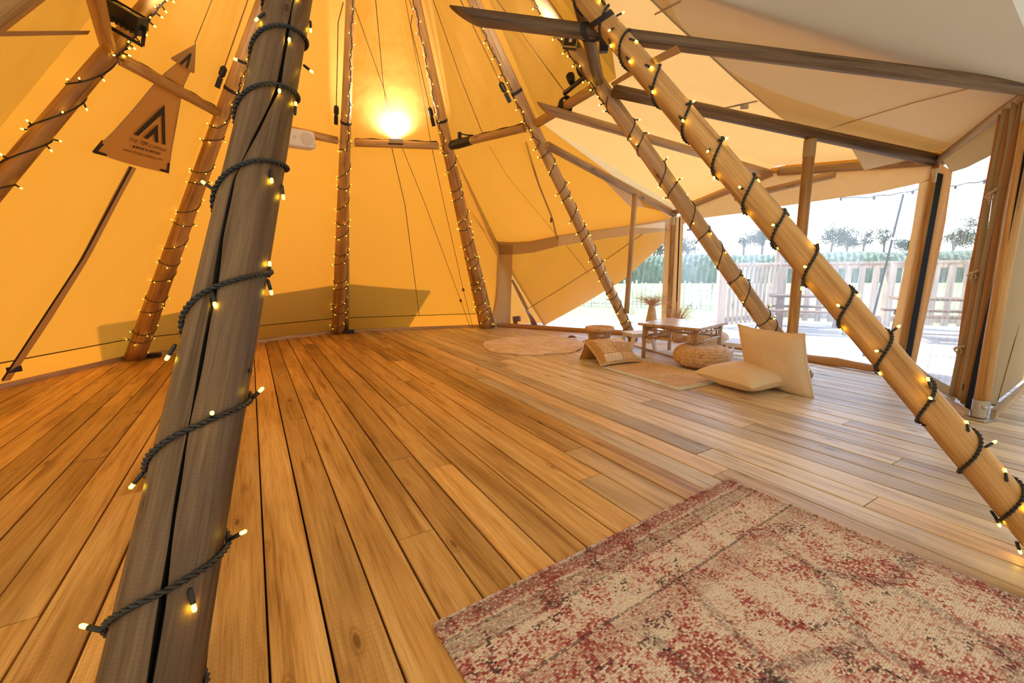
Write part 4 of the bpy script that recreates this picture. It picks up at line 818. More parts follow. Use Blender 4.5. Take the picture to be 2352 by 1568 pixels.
# pale flaps beside two poles
for k, o1, lab in (('P3', .105, 'pale canvas gutter strip right of the upright pole'), ('P4', .12, 'olive canvas strip behind the pole left of the window band')):
    mb = MB(); A_, B_ = PB[k]+right*o1+V3(0, .07, 0), at_z(k, 1.75)+right*(o1*.45)+V3(0, .06, 0); mb.tube([A_, lerp(A_, B_, .5), B_], [.036, .028, .008], 8); tag(mb.build('gutter_strip', M['canvas_tan'], smooth=True), lab, 'canvas strip', 'canvas strips behind the poles')
mb = MB(); ribbon(mb, [at_z('P4', 1.95)+right*.04, TL+V3(-.01, -.02, .0)], [at_z('P4', 1.9)+right*.07, TL+V3(.02, -.02, -.10)], 10, 1); tag(mb.build('canvas_edge_band', M['canvas_tan']), 'tan band edging the raised canvas left of the window', 'canvas band')
# dark grey gusset along the slender roof pole
gp, gn = (T4a+AT)/2+V3(0, .12, .12), None
mb = MB(); tri = [lerp(T4a, AT, .22)+V3(.02, .03, .05), lerp(T4a, AT, .98)+V3(0, .03, .05), lerp(T4a, AT, .80)+V3(-.30, .05, -.05)]
mb.add(tri, [(0, 1, 2)]); o = tag(mb.build('canvas_gusset', M['canvas_beige']), 'grey-beige triangular canvas gusset beside the pale roof pole', 'canvas gusset')
# electrical boxes on the floor
for px, py, lab in ((346, 822, 'black box lying at the foot of the pole behind the cracked one'), (800, 766, 'black box at the foot of the upright pole')):
    c = fl(px, py)+V3(0, .03, .028); rt = root('power_box', (c[0], c[1], 0)); tag(rt, lab, 'power box', 'power boxes at pole feet'); MB().box(c, (.16, .07, .05), nrm(V3(1, .35, 0)), nrm(V3(-.35, 1, 0))).build('body', M['black'], rt)
    for t in (-.05, 0, .05): MB().box(c+V3(t, t*.35-.038, .008), (.03, .01, .022), nrm(V3(1, .35, 0)), nrm(V3(-.35, 1, 0))).build('socket_lid', M['cable'], rt)
    MB().tube([c+V3(-.08, 0, -.015), c+V3(-.13, .02, -.02), PB['P2' if px < 500 else 'P3']+V3(.05, -.09, .015)], .006, 6).build('lead', M['cable'], rt)

# ------------------------------------------------------------------ printed banner
bp_, bn_ = p12+n12*.05, n12
BP = lambda px, py, l=.0: pln(px, py, bp_+bn_*l, bn_)
tl_e = [BP(*q) for q in ((213, 348), (262, 300), (310, 246), (352, 195), (378, 168), (412, 140))]
tr_e = [BP(*q) for q in ((386, 397), (392, 350), (403, 290), (414, 226), (421, 195), (436, 162))]
rt = root('banner', tuple(BP(300, 380))); tag(rt, 'tapering canvas banner with a black chevron emblem hanging behind the crossbar', 'banner')
def bf(u, v):
    a, b = polyline(tl_e, 25), polyline(tr_e, 25); j = int(round(v*24)); p = lerp(a[j], b[j], u); return p + bn_*(.004*math.sin(PI*u*2.5+v*4)) + (BP(300, 381)-BP(300, 376))*(math.sin(PI*u)*(1-v)**4)
MB().grid(bf, 16, 24).build('cloth', M['banner'], rt, smooth=True)
mb = MB(); mb.tube([p+bn_*.003 for p in tl_e], .004, 5); mb.tube([p+bn_*.003 for p in tr_e], .004, 5); mb.build('hem_seam', M['strap'], rt)
def flat(name, pts, m, parent, l=.012): mb = MB(); mb.add([BP(x, y, l) for x, y in pts], [tuple(range(len(pts)))]); return mb.build(name, m, parent)
cq = lambda P: [(200+x/7.127, 200+y/7.127) for x, y in P]
flat('emblem', cq([(760, 775), (838, 800), (1215, 455), (1230, 935), (1285, 945), (1270, 290)]), M['print'], rt)
flat('emblem', cq([(922, 830), (990, 855), (1098, 762), (1108, 895), (1168, 912), (1160, 605)]), M['print'], rt)
flat('corner_patch', cq([(80, 1055), (105, 1080), (320, 1135), (328, 1098), (180, 1045), (280, 935), (245, 915), (120, 1048), (262, 880), (250, 855)]), M['print'], rt)
flat('corner_patch', cq([(1185, 1362), (1340, 1418), (1357, 1243), (1320, 1240), (1302, 1362), (1212, 1335)]), M['print'], rt)
flat('flag_mark', cq([(752, 955), (742, 985), (778, 996), (790, 966)]), M['print'], rt)
def text(s, a, b, m, bold=0.0, shear=0.0):
    A, B = BP(*a, .013), BP(*b, .013); X = nrm(B-A); Z = bn_; Y = np.cross(Z, X)
    cu = bpy.data.curves.new('lettering', 'FONT'); cu.body = s; cu.offset = bold; cu.shear = shear; to = bpy.data.objects.new('tmp', cu); C.objects.link(to); bpy.context.view_layer.update()
    me = bpy.data.meshes.new_from_object(to.evaluated_get(bpy.context.evaluated_depsgraph_get())); bpy.data.objects.remove(to)
    co = np.array([v.co[:] for v in me.vertices]); x0, x1 = co[:, 0].min(), co[:, 0].max(); k = np.linalg.norm(B-A)/(x1-x0)
    co[:, 0] -= x0; co *= k; me.vertices.foreach_set('co', co.ravel()); me.materials.clear(); me.materials.append(m); me.update(); me.name = 'lettering'
    return link('lettering', me, rt, frame(A, X, Y, Z))
ln = lambda t: (lerp(294.3, 381, t), lerp(322.6, 349.4, t))
text('THE', ln(0), ln(.225), M['print_brown'], .001); text('TIPI', ln(.29), ln(.49), M['print_brown'], .018); text('COMPANY', ln(.535), ln(1), M['print_brown'], .001)
text('MADE IN BRITAIN', (311, 340), (366.5, 355.7), M['print'], .03); text('www.thetipicompany.com', (282.6, 345.4), (372, 369.3), M['print_brown'], .004, .12)
pr_ = root('pennant', tuple(BP(420, 150))); tag(pr_, 'small arrow-shaped canvas pennant above the banner top', 'pennant')
cs = lambda P: [(x/2.904, y/2.904) for x, y in P]
mb = MB(); P = cs([(1308, 290), (1140, 385), (1142, 396), (1190, 424), (1250, 470), (1290, 490), (1298, 484)]); n_ = len(P); mb.add([BP(x, y, .02) for x, y in P]+[BP(x, y, .026) for x, y in P], [tuple(range(n_)), tuple(range(2*n_-1, n_-1, -1))]+[(i, (i+1) % n_, n_+(i+1) % n_, n_+i) for i in range(n_)]); mb.build('cloth', M['banner'], pr_)
flat('emblem', cs([(1198, 425), (1210, 436), (1256, 392), (1240, 450), (1252, 458), (1280, 360), (1268, 356)]), M['print'], pr_, .03)

# ------------------------------------------------------------------ rugs
def slab(o_, X, Y, lx, ly, th_, nx, ny, fn, name, m, parent=None, fr=None):
    mb = MB(); mb.grid(lambda u, v: o_+X*u*lx+Y*v*ly+V3(0, 0, th_+fn(u, v)), nx, ny); k = len(mb.v)
    rim = [i for i in range(nx+1)]+[(j+1)*(nx+1)-1 for j in range(1, ny+1)]+[ny*(nx+1)+i for i in range(nx-1, -1, -1)]+[j*(nx+1) for j in range(ny-1, 0, -1)]
    mb.v += [(mb.v[i][0], mb.v[i][1], .001) for i in rim]; R_ = len(rim); mb.f += [(rim[i], k+i, k+(i+1) % R_, rim[(i+1) % R_]) for i in range(R_)]
    return mb.build(name, m, parent, frame=fr, smooth=True)
rc = fl(1670, 1105); rx = nrm(fl(998, 1440)-rc); ry = V3(-rx[1], rx[0], 0); RL = np.linalg.norm(fl(998, 1440)-rc)
RF = frame(rc, rx, ry, V3(0, 0, 1))
rug = slab(rc, rx, ry, RL, 2.3, .008, 90, 120, lambda u, v: .0022*math.sin(9*u+4*v)+.0018*math.sin(23*v+7*u)+.002*math.exp(-((v-.22)/.02)**2)*math.sin(5*u), 'rug', M['rug'], None, RF)
tag(rug, 'large worn red and cream woven rug in the foreground', 'rug')
for a, b in ((rc, rc+rx*RL), (rc+rx*RL, rc+rx*RL+ry*2.3), (rc, rc+ry*2.3)):
    n_ = int(np.linalg.norm(b-a)/.012); mb = MB(); dxy = nrm(b-a)
    mb.tube([lerp(a, b, i/n_)+V3(-dxy[1], dxy[0], 0)*.0012*math.sin(i*1.9)+V3(0, 0, .006+.001*math.sin(i*2.3)) for i in range(n_+1)], [.006+.0018*(i % 2) for i in range(n_+1)], 6); mb.build('binding', M['rug'], rug, frame=RF, smooth=True)
ja, jf = fl(1336, 832), fl(1560, 898); jx = nrm(jf-ja); jy = V3(-jx[1], jx[0], 0); jl = np.linalg.norm(jf-ja)
jr = root('jute_rug', tuple(ja)); tag(jr, 'rectangular jute rug with a grey-green border under the cushions', 'rug')
slab(ja, jx, jy, jl, .66, .009, 80, 44, lambda u, v: .0015*math.sin(90*u)*math.sin(50*v), 'border', M['jute_grey'], jr)
slab(ja+jx*.07+jy*.07, jx, jy, jl-.14, .52, .011, 90, 44, lambda u, v: .0025*math.sin(120*u+3*v)*math.sin(66*v), 'field', M['jute'], jr)
r2a, r2x = fl(1440, 790), nrm(fl(1545, 820)-fl(1440, 790)); r2y = V3(-r2x[1], r2x[0], 0)
pr2 = tag(slab(r2a, r2x, r2y, 1.75, 1.05, .006, 40, 30, lambda u, v: .0015*math.sin(30*u+20*v), 'pale_rug', M['braid']), 'pale pinkish rug lying under the bamboo table', 'rug')
mb = MB(); mb.tube([r2a+r2x*1.75*t+V3(0, 0, .006) for t in np.linspace(0, 1, 40)], [.006+.002*(i % 2) for i in range(40)], 6); mb.build('binding', M['jute'], pr2)
cc = V3(.275, 5.60, 0); mb = MB(); NR, NS = 66, 96
def rd(u, v):
    r = v*.655; an = 2*PI*u; e_ = v**6; return cc+V3(r*math.cos(an)*(1+.02*e_*math.sin(5*an)), r*1.06*math.sin(an)*(1+.015*e_*math.sin(7*an+1)), .008+.0045*abs(math.sin(v*22*PI))+.010*e_*max(0, math.sin(9*an+.8))+.006*math.sin(3*an)*v*v*.4)
mb.grid(rd, NS, NR, True); k = len(mb.v); last = range(NR*NS, NR*NS+NS); mb.v += [(mb.v[i][0], mb.v[i][1], .001) for i in last]; mb.f += [(NR*NS+i, k+i, k+(i+1) % NS, NR*NS+(i+1) % NS) for i in range(NS)]
rr_ = tag(mb.build('round_rug', M['braid'], smooth=True), 'round pale braided rug with rippled edges on the boards', 'rug')
tb = fl(1313, 779); MB().grid(lambda u, v: tb+V3((u-.5)*.16, .06*v, .012+.045*math.sin(PI*u)*(1-v)), 10, 4).build('leather_tab', M['ochre_fabric'], rr_, smooth=True)

# ------------------------------------------------------------------ bamboo table
tfl, tfr, tbr, tbl = [fl(*q, z=.389) for q in ((1480, 741), (1614, 755), (1655, 738.5), (1531, 730))]
tcx = (tfl+tfr+tbr+tbl)/4; tX = nrm((tfr-tfl)+(tbr-tbl)); tY = V3(-tX[1], tX[0], 0); TW, TD = .665, .675; tc0 = V3(tcx[0], tcx[1], 0)
tt = root('bamboo_table', tuple(tc0)); tag(tt, 'low square bamboo table with a pale slatted top and openwork sides', 'table')
nS = 15
for i in range(nS):
    F = frame(tc0+tX*((i+.5)/nS-.5)*TW+V3(0, 0, .379), tX, tY, V3(0, 0, 1)); c_ = np.array(F)[:3, 3]
    MB().box(c_, (TW/nS-.003, TD-.02, .017+.001*(i % 3)), tX, tY).build('slat', M['tabletop'], tt, frame=F)
for s_ in (-1, 1):
    MB().box(tc0+tY*s_*(TD/2-.004)+V3(0, 0, .376), (TW+.012, .016, .024), tX, tY).build('edge_strip', M['bamboo'], tt)
    MB().box(tc0+tX*s_*(TW/2+.004)+V3(0, 0, .376), (.016, TD, .024), tX, tY).build('edge_strip', M['bamboo'], tt)
crn = [(sx_, sy_) for sx_ in (-1, 1) for sy_ in (-1, 1)]
for sx_, sy_ in crn:
    p = tc0+tX*sx_*(TW/2-.045)+tY*sy_*(TD/2-.045); F = frame(p, V3(1, 0, 0), V3(0, 1, 0), V3(0, 0, 1))
    MB().tube([p+V3(0, 0, z) for z in (0, .004, .12, .124, .128, .25, .254, .258, .368)], [.019, .021, .0215, .0235, .0215, .0215, .0235, .0215, .022], 14).build('leg', M['bamboo'], tt, smooth=True, frame=F)
def pp(sx_, sy_, z): return tc0+tX*sx_*(TW/2-.045)+tY*sy_*(TD/2-.045)+V3(0, 0, z)
for a, b in (((-1, -1), (1, -1)), ((1, -1), (1, 1)), ((1, 1), (-1, 1)), ((-1, 1), (-1, -1))):
    for z, r in ((.318, .010), (.236, .013), (.355, .012)): MB().tube([lerp(pp(*a, z), pp(*b, z), t) for t in (0, .33, .34, .66, .67, 1)], [r, r, r*1.1, r*1.1, r, r], 10).build('rail', M['bamboo'], tt, smooth=True)
    for t, z0, z1 in ((.07, .24, .318), (.62, .24, .318), (.93, .24, .318), (.2, .318, .36), (.4, .318, .36), (.6, .318, .36), (.8, .318, .36)): MB().tube([lerp(pp(*a, z0), pp(*b, z0), t), lerp(pp(*a, z1), pp(*b, z1), t)], .008, 8).build('spindle', M['bamboo'], tt)

# ------------------------------------------------------------------ two white stools
def stool(c, X, Y, lx, ly, hgt, splay, label, leg):
    c = V3(*c); rt = root('stool', tuple(c)); tag(rt, label, 'stool', 'low white wooden stools'); Z = V3(0, 0, 1)
    for i in range(2): MB().box(c+Y*(i-.5)*ly*.5+Z*(hgt-.011), (lx, ly*.5-.003, .022), X, Y).build('seat_board', M['white'], rt)
    MB().box(c+Z*(hgt-.034), (lx*.86, ly*.86, .024), X, Y).build('apron', M['white'], rt)
    for sx_, sy_ in crn:
        a = c+X*sx_*(lx*.40)+Y*sy_*(ly*.36)+Z*(hgt-.03); b = c+X*sx_*(lx*.40+splay)+Y*sy_*(ly*.36)+Z*0; MB().bar(a, b, leg, .024, side=tuple(X)).build('leg', M['white'], rt)
    for s_ in (-1, 1): MB().bar(c+X*s_*(lx*.40+splay*.5)-Y*ly*.36+Z*hgt*.42, c+X*s_*(lx*.40+splay*.5)+Y*ly*.36+Z*hgt*.42, .018, .018).build('stretcher', M['white'], rt)
    if not splay:
        for s_ in (-1, 1): MB().bar(c+Y*s_*ly*.36-X*lx*.4+Z*hgt*.34, c+Y*s_*ly*.36+X*lx*.4+Z*hgt*.34, .018, .018).build('stretcher', M['white'], rt)
sX = nrm(V3(.93, .30, 0)); stool((1.525, 5.19, 0), sX, V3(-sX[1], sX[0], 0), .31, .27, .22, .05, 'white wooden stool with splayed legs left of the bamboo table', .05)
sX = nrm(fl(1724, 793, .2)-fl(1669, 788, .2)); c2 = (fl(1669, 788, .2)+fl(1678, 776, .2)+fl(1728, 780, .2)+fl(1724, 793, .2))/4; stool((c2[0], c2[1], 0), sX, V3(-sX[1], sX[0], 0), .235, .36, .205, 0, 'small white stool with square legs beside the upright cushion', .026)

# ------------------------------------------------------------------ woven poufs, wicker stool
def pouf(c, r, hgt, label, seed):
    c = V3(*c); NU, NV = 200, 60; rows = 11; ncol = 44
    def f(u, v):
        a = PI*(v*.96+.02)-PI/2; an = 2*PI*u; e_ = .72; ca, sa = math.cos(a), math.sin(a); rad = r*(.36+.64*abs(ca)**e_); z = hgt/2+hgt/2*math.copysign(abs(sa)**.8, sa)
        row = v*rows; k = int(row); w = (row % 1); ph = u*ncol + (w if k % 2 else -w)*.9; bmp = .5*r*.05*(abs(math.sin(PI*w))**.6*(.45+.55*abs(math.sin(PI*ph))))*min(1, abs(ca)*2.5+.3)
        nrm_ = V3(math.cos(an)*ca, math.sin(an)*ca, sa*.6); return c+V3(rad*math.cos(an), rad*math.sin(an), z)+nrm_*bmp*2.0
    mb = MB(); mb.grid(f, NU, NV, True); mb.f += [tuple(range(NU-1, -1, -1)), tuple(range(NV*NU, NV*NU+NU))]
    return tag(mb.build('pouf', M['rattan'], smooth=True), label, 'pouf', 'round woven poufs')
pouf((1.905, 4.285, .008), .262, .20, 'round woven straw pouf on the jute rug in front of the table', 1)
pouf((2.47, 5.42, .008), .235, .175, 'round pale woven pouf half hidden behind the table legs', 2)
wc = fl(1376, 802); wt = onvert(1376, 751, wc)[2]; ws = root('wicker_stool', tuple(wc)); tag(ws, 'drum-shaped wicker stool with a thick rim behind the patched cushion', 'stool')
wr_ = .158
MB().lathe([(wr_*.55, wt-.025), (wr_*.98, wt-.022), (wr_*.98, wt-.01), (wr_*.5, wt-.008)], wc, 28).build('seat', M['rattan'], ws, smooth=True)
mb = MB(); mb.tube([wc+V3(wr_*.97*math.cos(a), wr_*.97*math.sin(a), wt-.018+.003*math.sin(a*30)) for a in np.linspace(0, 2*PI, 90)], [.024+.002*(i % 2) for i in range(90)], 8); mb.build('rim', M['rattan'], ws, smooth=True)
mb = MB(); mb.tube([wc+V3(wr_*.86*math.cos(a), wr_*.86*math.sin(a), .02) for a in np.linspace(0, 2*PI, 50)], .02, 8); mb.build('base_ring', M['rattan'], ws, smooth=True)
for s_ in (1, -1):
    mb = MB()
    for i in range(44):
        a0 = 2*PI*i/44; mb.tube([wc+V3(wr_*q*math.cos(a0+s_*.75*t), wr_*q*math.sin(a0+s_*.75*t), lerp(.02, wt-.03, t)) for t, q in ((0, .86), (.3, .80), (.6, .82), (1, .93))], .0042, 5)
    mb.build('cane_lattice', M['rattan'], ws, smooth=True)['kind'] = 'stuff'
mb = MB(); mb.tube([wc+V3(wr_*.79*math.cos(a), wr_*.79*math.sin(a), wt*.45) for a in np.linspace(0, 2*PI, 50)], .011, 6); mb.build('waist_band', M['rattan'], ws, smooth=True)

# ------------------------------------------------------------------ cushions
def cushion(c, X, Y, lx, ly, t, name, m, label, group, folds=.006, piping=True, patch=None):
    c, X = V3(*c), nrm(V3(*X)); Y = nrm(V3(*Y)-X*(X@V3(*Y))); Z = np.cross(X, Y)
    def outline(u, v): a, b = 2*u-1, 2*v-1; k = .09; return a*(1-k*(1-b*b)*abs(a)), b*(1-k*(1-a*a)*abs(b))
    def side(sg):
        def f(u, v):
            a, b = outline(u, v); h_ = (max(0, 1-abs(2*u-1)**2.6)**.5)*(max(0, 1-abs(2*v-1)**2.6)**.5); dd = 1-max(abs(2*u-1), abs(2*v-1)); fo = folds*math.exp(-dd*7)*math.sin(23*a+5*sg)*math.sin(19*b+2)*min(1, dd*6)
            return c+X*a*lx/2+Y*b*ly/2+Z*sg*(t/2*h_+fo+.002*math.sin(6*a+3*b+sg))
        return f
    mb = MB(); mb.grid(side(1), 30, 30); k = len(mb.v); mb.grid(lambda u, v: side(-1)(1-u, v), 30, 30); o = mb.build(name, m, None, smooth=True); tag(o, label, 'cushion', group)
    rim = [(i/30, 0) for i in range(30)]+[(1, i/30) for i in range(30)]+[(1-i/30, 1) for i in range(30)]+[(0, 1-i/30) for i in range(31)]
    if piping: mb = MB(); mb.tube([side(1)(*q) for q in rim], .0045, 6); mb.build('piping', m, o, smooth=True)
    return o, side, Z
CGp = 'floor cushions by the jute rug'
pc = [fl(1606, 866, .075), fl(1728, 893, .075), fl(1812, 872, .085), fl(1705, 841, .085)]; cx_ = (pc[0]+pc[1]+pc[2]+pc[3])/4
cushion(cx_+V3(0, 0, .02), (pc[1]-pc[0])+(pc[2]-pc[3]), (pc[3]-pc[0])+(pc[2]-pc[1]), .58, .56, .19, 'floor_cushion', M['cream_fabric'], 'big cream cushion lying flat on the boards', CGp)
def lean(bl_, br_, tl_, tr_, L_):
    for z in np.arange(.15, .75, .01):
        a, b = fl(*tl_, z=z), fl(*tr_, z=z); m_ = (a+b)/2-(bl_+br_)/2
        if np.linalg.norm(m_) >= L_ and False: pass
    best = min(np.arange(.12, .75, .005), key=lambda z: abs(np.linalg.norm((fl(*tl_, z=z)+fl(*tr_, z=z))/2-(bl_+br_)/2)-L_)); return fl(*tl_, z=best), fl(*tr_, z=best)
b0_, b1_ = fl(1709, 858, .03), fl(1817, 897, .03); t0_, t1_ = fl(1741, 771, .44), fl(1862, 784, .44)
sc_ = (b0_+b1_+t0_+t1_)/4
cushion(sc_+V3(.01, .02, 0), (b1_-b0_)+(t1_-t0_), (t0_-b0_)+(t1_-b1_), .60, .56, .22, 'floor_cushion', M['cream_fabric'], 'big cream cushion standing on edge against the pole', CGp)
b0_, b1_ = fl(1381, 838, .03), fl(1461, 829, .03); t0_, t1_ = lean(b0_, b1_, (1347, 785), (1428, 774), .395); sc_ = (b0_+b1_+t0_+t1_)/4
SG2 = 'two small cushions leaning together'
o, side, Z = cushion(sc_, (b1_-b0_), (t0_-b0_)+(t1_-b1_), .50, np.linalg.norm((t0_+t1_-b0_-b1_)/2)*1.06, .12, 'patchwork_cushion', M['jute'], 'small patched linen cushion leaning in front at the jute rug corner', SG2)
sg_ = 1 if Z@(EYE-sc_) > 0 else -1
for (u0, u1, v0, v1), m in (((.03, .14, .04, .96), 'ochre_fabric'), ((.14, .55, .04, .26), 'braid'), ((.57, .96, .04, .25), 'jute'), ((.16, .52, .28, .90), 'rattan'), ((.54, .95, .28, .66), 'rattan'), ((.55, .96, .68, .96), 'braid')):
    def pf(u, v): uu, vv = lerp(u0, u1, u), lerp(v0, v1, v); return side(sg_)(uu, vv)+Z*sg_*.0025
    MB().grid(pf, 8, 8).build('patch', M[m], o, smooth=True)
b0_, b1_ = fl(1340, 824, .02), V3(1.22, 4.80, .02); tm_ = sc_
cushion((b0_+b1_)/2+V3(-.04, .06, .06), (b1_-b0_), V3(-.10, -.20, .25), .44, .34, .10, 'ochre_cushion', M['ochre_fabric'], 'small plain ochre cushion hidden behind the patched one', SG2)

# ------------------------------------------------------------------ dried grasses
def grass(base, hgt, spread, n, seed, droop=.5, rad=.0016):
    rnd = random.Random(seed); mb = MB()
    for i in range(n):
        a, l, s_ = rnd.uniform(0, 2*PI), hgt*rnd.uniform(.45, 1.0), spread*rnd.uniform(.1, 1.0); d = V3(math.cos(a), math.sin(a), 0); k = rnd.uniform(.2, 1)*droop; w = rnd.uniform(-.06, .06)
        mb.tube([base+d*s_*t**1.6+V3(-d[1], d[0], 0)*w*t*t+V3(0, 0, l*(t-k*t**3)) for t in (0, .25, .5, .75, .9, 1)], [rad, rad, rad, rad*.9, rad*.7, rad*.4], 3)
    return mb
vb = fl(1494, 787); vt = onvert(1494, 700, vb)[2]; vr = root('dried_grass_vase', tuple(vb)); tag(vr, 'woven bottle vase bursting with dried grass behind the table', 'plant')
mb = MB(); prof = [(.05, 0), (.075, .04), (.082, .16), (.07, .28), (.045, vt-.06), (.035, vt)]; mb.grid(lambda u, v: vb+V3(math.cos(2*PI*u), math.sin(2*PI*u), 0)*(np.interp(v*vt, [p[1] for p in prof], [p[0] for p in prof])*(1+.05*math.sin(u*2*PI*16+v*30)))+V3(0, 0, v*vt), 64, 40, True); mb.build('woven_vase', M['rattan'], vr, smooth=True)
g_ = grass(vb+V3(0, 0, vt-.06), .34, .34, 230, 1, .75).build('grass_blades', M['grass_dry'], vr); g_['kind'] = 'stuff'
g2b = fl(1556, 787); g2 = root('dried_grass_bundle', tuple(g2b)); tag(g2, 'loose dried grass bundle in front of the back corner post', 'plant')
MB().lathe([(.05, 0), (.06, .10), (.05, .2)], g2b, 16).build('pot', M['rattan'], g2, smooth=True)
g_ = grass(g2b+V3(0, 0, .18), .52, .28, 200, 2, .6).build('grass_blades', M['grass_dry'], g2); g_['kind'] = 'stuff'

# ------------------------------------------------------------------ outside: lawn, fence, benches, hedge, trees
lw = MB().grid(lambda u, v: V3(-60+150*u, 5+110*v, -.14+.15*math.sin(u*9)*v), 20, 20).build('lawn', M['lawn']); struct(lw, 'green meadow beyond the terrace')
f1, f2, f3 = fl(1650, 752), fl(1778, 738), fl(2335, 760)
fn = root('terrace_fence', tuple(f2)); tag(fn, 'wooden picket fence round the terrace seen through the big window', 'fence')
def fseg(a, b, npk, w, top=1.0):
    d = nrm(b-a); L_ = np.linalg.norm(b-a); s_ = V3(-d[1], d[0], 0)
    for z, hh, tt_ in ((top+.015, .035, .12), (top-.04, .07, .03), (.12, .08, .03)): MB().bar(a+V3(0, 0, z), b+V3(0, 0, z), tt_, hh).build('rail', M['rail'], fn)
    for i in range(npk):
        p = lerp(a, b, (i+.5)/npk)-s_*.03; F = frame(p, d, s_, V3(0, 0, 1)); MB().box(p+V3(0, 0, .5), (w, .022, .93), d, s_).build('picket', M['rail'], fn, frame=F)
fseg(f1, f2, 13, .055); fseg(f2, f3, 17, .085); fseg(f3, f3+V3(.8, -1.6, 0), 8, .085)
for p, w in ((f1, .11), (lerp(f2, f3, .5), .11), (f3, .11)): F = frame(p, V3(1, 0, 0), V3(0, 1, 0), V3(0, 0, 1)); MB().box(p+V3(0, 0, .5), (w, w, 1.06)).build('post', M['rail'], fn, frame=F)
tp_ = pole('terrace_post', f2, V3(f2[0], f2[1], 1.5), .07, .07, M['rail'], n=16); tag(tp_, 'tall stout post rising above the terrace fence corner', 'post')
def picnic(c, ang, label, L_=1.1):
    c = V3(*c); X = V3(math.cos(ang), math.sin(ang), 0); Y = V3(-X[1], X[0], 0); Z = V3(0, 0, 1); rt = root('picnic_table', tuple(c)); tag(rt, label, 'picnic table', 'wooden picnic tables on the terrace')
    for i in range(4): MB().box(c+Y*(i-1.5)*.115+Z*.52, (L_, .105, .03), X, Y).build('top_board', M['dark_wood'], rt)
    for s_ in (-1, 1):
        for j in range(2): MB().box(c+Y*s_*(.42+j*.1)+Z*.32, (L_, .09, .03), X, Y).build('seat_board', M['dark_wood'], rt)
        for k_ in (-1, 1): MB().bar(c+X*k_*L_*.36+Y*s_*.18+Z*.5, c+X*k_*L_*.36+Y*s_*.44, .03, .07, side=tuple(X)).build('leg', M['dark_wood'], rt)
        MB().bar(c+X*s_*L_*.36-Y*.5+Z*.28, c+X*s_*L_*.36+Y*.5+Z*.28, .03, .06, side=(0, 0, 1)).build('cross_bearer', M['dark_wood'], rt)
picnic(fl(1855, 757), -.5, 'brown picnic table on the terrace just right of the prop'); picnic(fl(2160, 775), -.5, 'brown picnic table on the terrace behind the creased door sheet')
pf_ = root('paling_fence', (4.2, 12.0, -.3)); tag(pf_, 'pale rough paling fence standing on the meadow', 'fence')
pa, pb = V3(1.6, 13.2, -.3), V3(7.2, 10.6, -.3); d = nrm(pb-pa); rnd = random.Random(4)
for i in range(56):
    p = lerp(pa, pb, (i+.5)/56); X = nrm(d+V3(0, 0, rnd.uniform(-.06, .06))); Zp = nrm(V3(-X[2]*d[0], -X[2]*d[1], 1)); F = frame(p, X, np.cross(Zp, X), Zp); h_ = rnd.uniform(.78, .95); MB().box(p+Zp*h_/2, (.045, .02, h_), X, np.cross(Zp, X), Zp).build('paling', M['deck'], pf_, frame=F)
for z in (.25, .65): MB().bar(pa+V3(0, -.02, z), pb+V3(0, -.02, z), .01, .02).build('wire', M['deck'], pf_)
def hedge(a, b, hgt, seed, label):
    rnd = np.random.RandomState(seed); ph = rnd.rand(12)*6; a, b = V3(*a), V3(*b); d = nrm(b-a); s_ = V3(-d[1], d[0], 0)
    def f(u, v):
        p = lerp(a, b, u); an = PI*v; bm_ = sum(math.sin(u*k*37+v*k*5+ph[k])/k for k in range(1, 9))*.10; jt = .10*math.sin(u*961+v*71)+.08*math.sin(u*2310+v*133+2); r = 1+bm_+jt; return p-s_*math.cos(an)*1.2*r+V3(0, 0, hgt*(math.sin(an)**.45)*(.92+.25*bm_+.16*jt))
    return tag(MB().grid(f, 420, 14).build('hedge', M['hedge']), label, 'hedge')
hedge((-6, 36, -.3), (44, 22, -.3), 2.15, 1, 'long dark green hedge closing the far side of the meadow'); 
def tree(px, ctop, cbot, w, dens, seed, label, dist=40, kind='round'):
    rnd = random.Random(seed); d = ray(px, 625); g = EYE+d*(dist/(d@fwd)); g[2] = -.3; k = dist/F_PX; top = 1+(625-ctop)*k; bot = 1+(625-cbot)*k; W2 = w*k/2; rt = root('tree', tuple(g)); tag(rt, label, 'tree', 'trees beyond the hedge')
    mb = MB(); lean_ = rnd.uniform(-.1, .1); cz = (top+bot)/2; mb.tube([g, g+V3(lean_*.5, 0, (bot+.3)*.6), g+V3(lean_, 0, bot+.4), g+V3(lean_*1.3, 0, cz+.4)], [.14, .11, .08, .03], 7); cl = []
    for i in range(9):
        a = rnd.uniform(0, 2*PI); q = g+V3(math.cos(a)*W2*rnd.uniform(.3, .85)+lean_, math.sin(a)*W2*.6, .3+rnd.uniform(bot+(top-bot)*.25, top-(top-bot)*.12)); cl.append(q); s_ = g+V3(lean_, 0, .3+bot-.2+rnd.uniform(0, .5)*(top-bot)); mb.tube([s_, lerp(s_, q, .5)+V3(0, 0, .12), q], [.045, .03, .012], 5)
    mb.build('trunk', M['bark'], rt); lf = MB()
    for q in cl:
        for i in range(int(130*dens)):
            r = V3(rnd.gauss(0, 1), rnd.gauss(0, 1), rnd.gauss(0, .75)); c = q+r*W2*.21; s_ = .06+.05*rnd.random(); u_ = nrm(V3(rnd.gauss(0, 1), rnd.gauss(0, 1), rnd.gauss(0, 1))); v_ = nrm(np.cross(u_, V3(rnd.random(), rnd.random(), 1))); lf.add([c-u_*s_, c+v_*s_*.6, c+u_*s_, c-v_*s_*.6], [(0, 1, 2, 3)])
    lf.build('foliage', M['leaf'], rt)['kind'] = 'stuff'
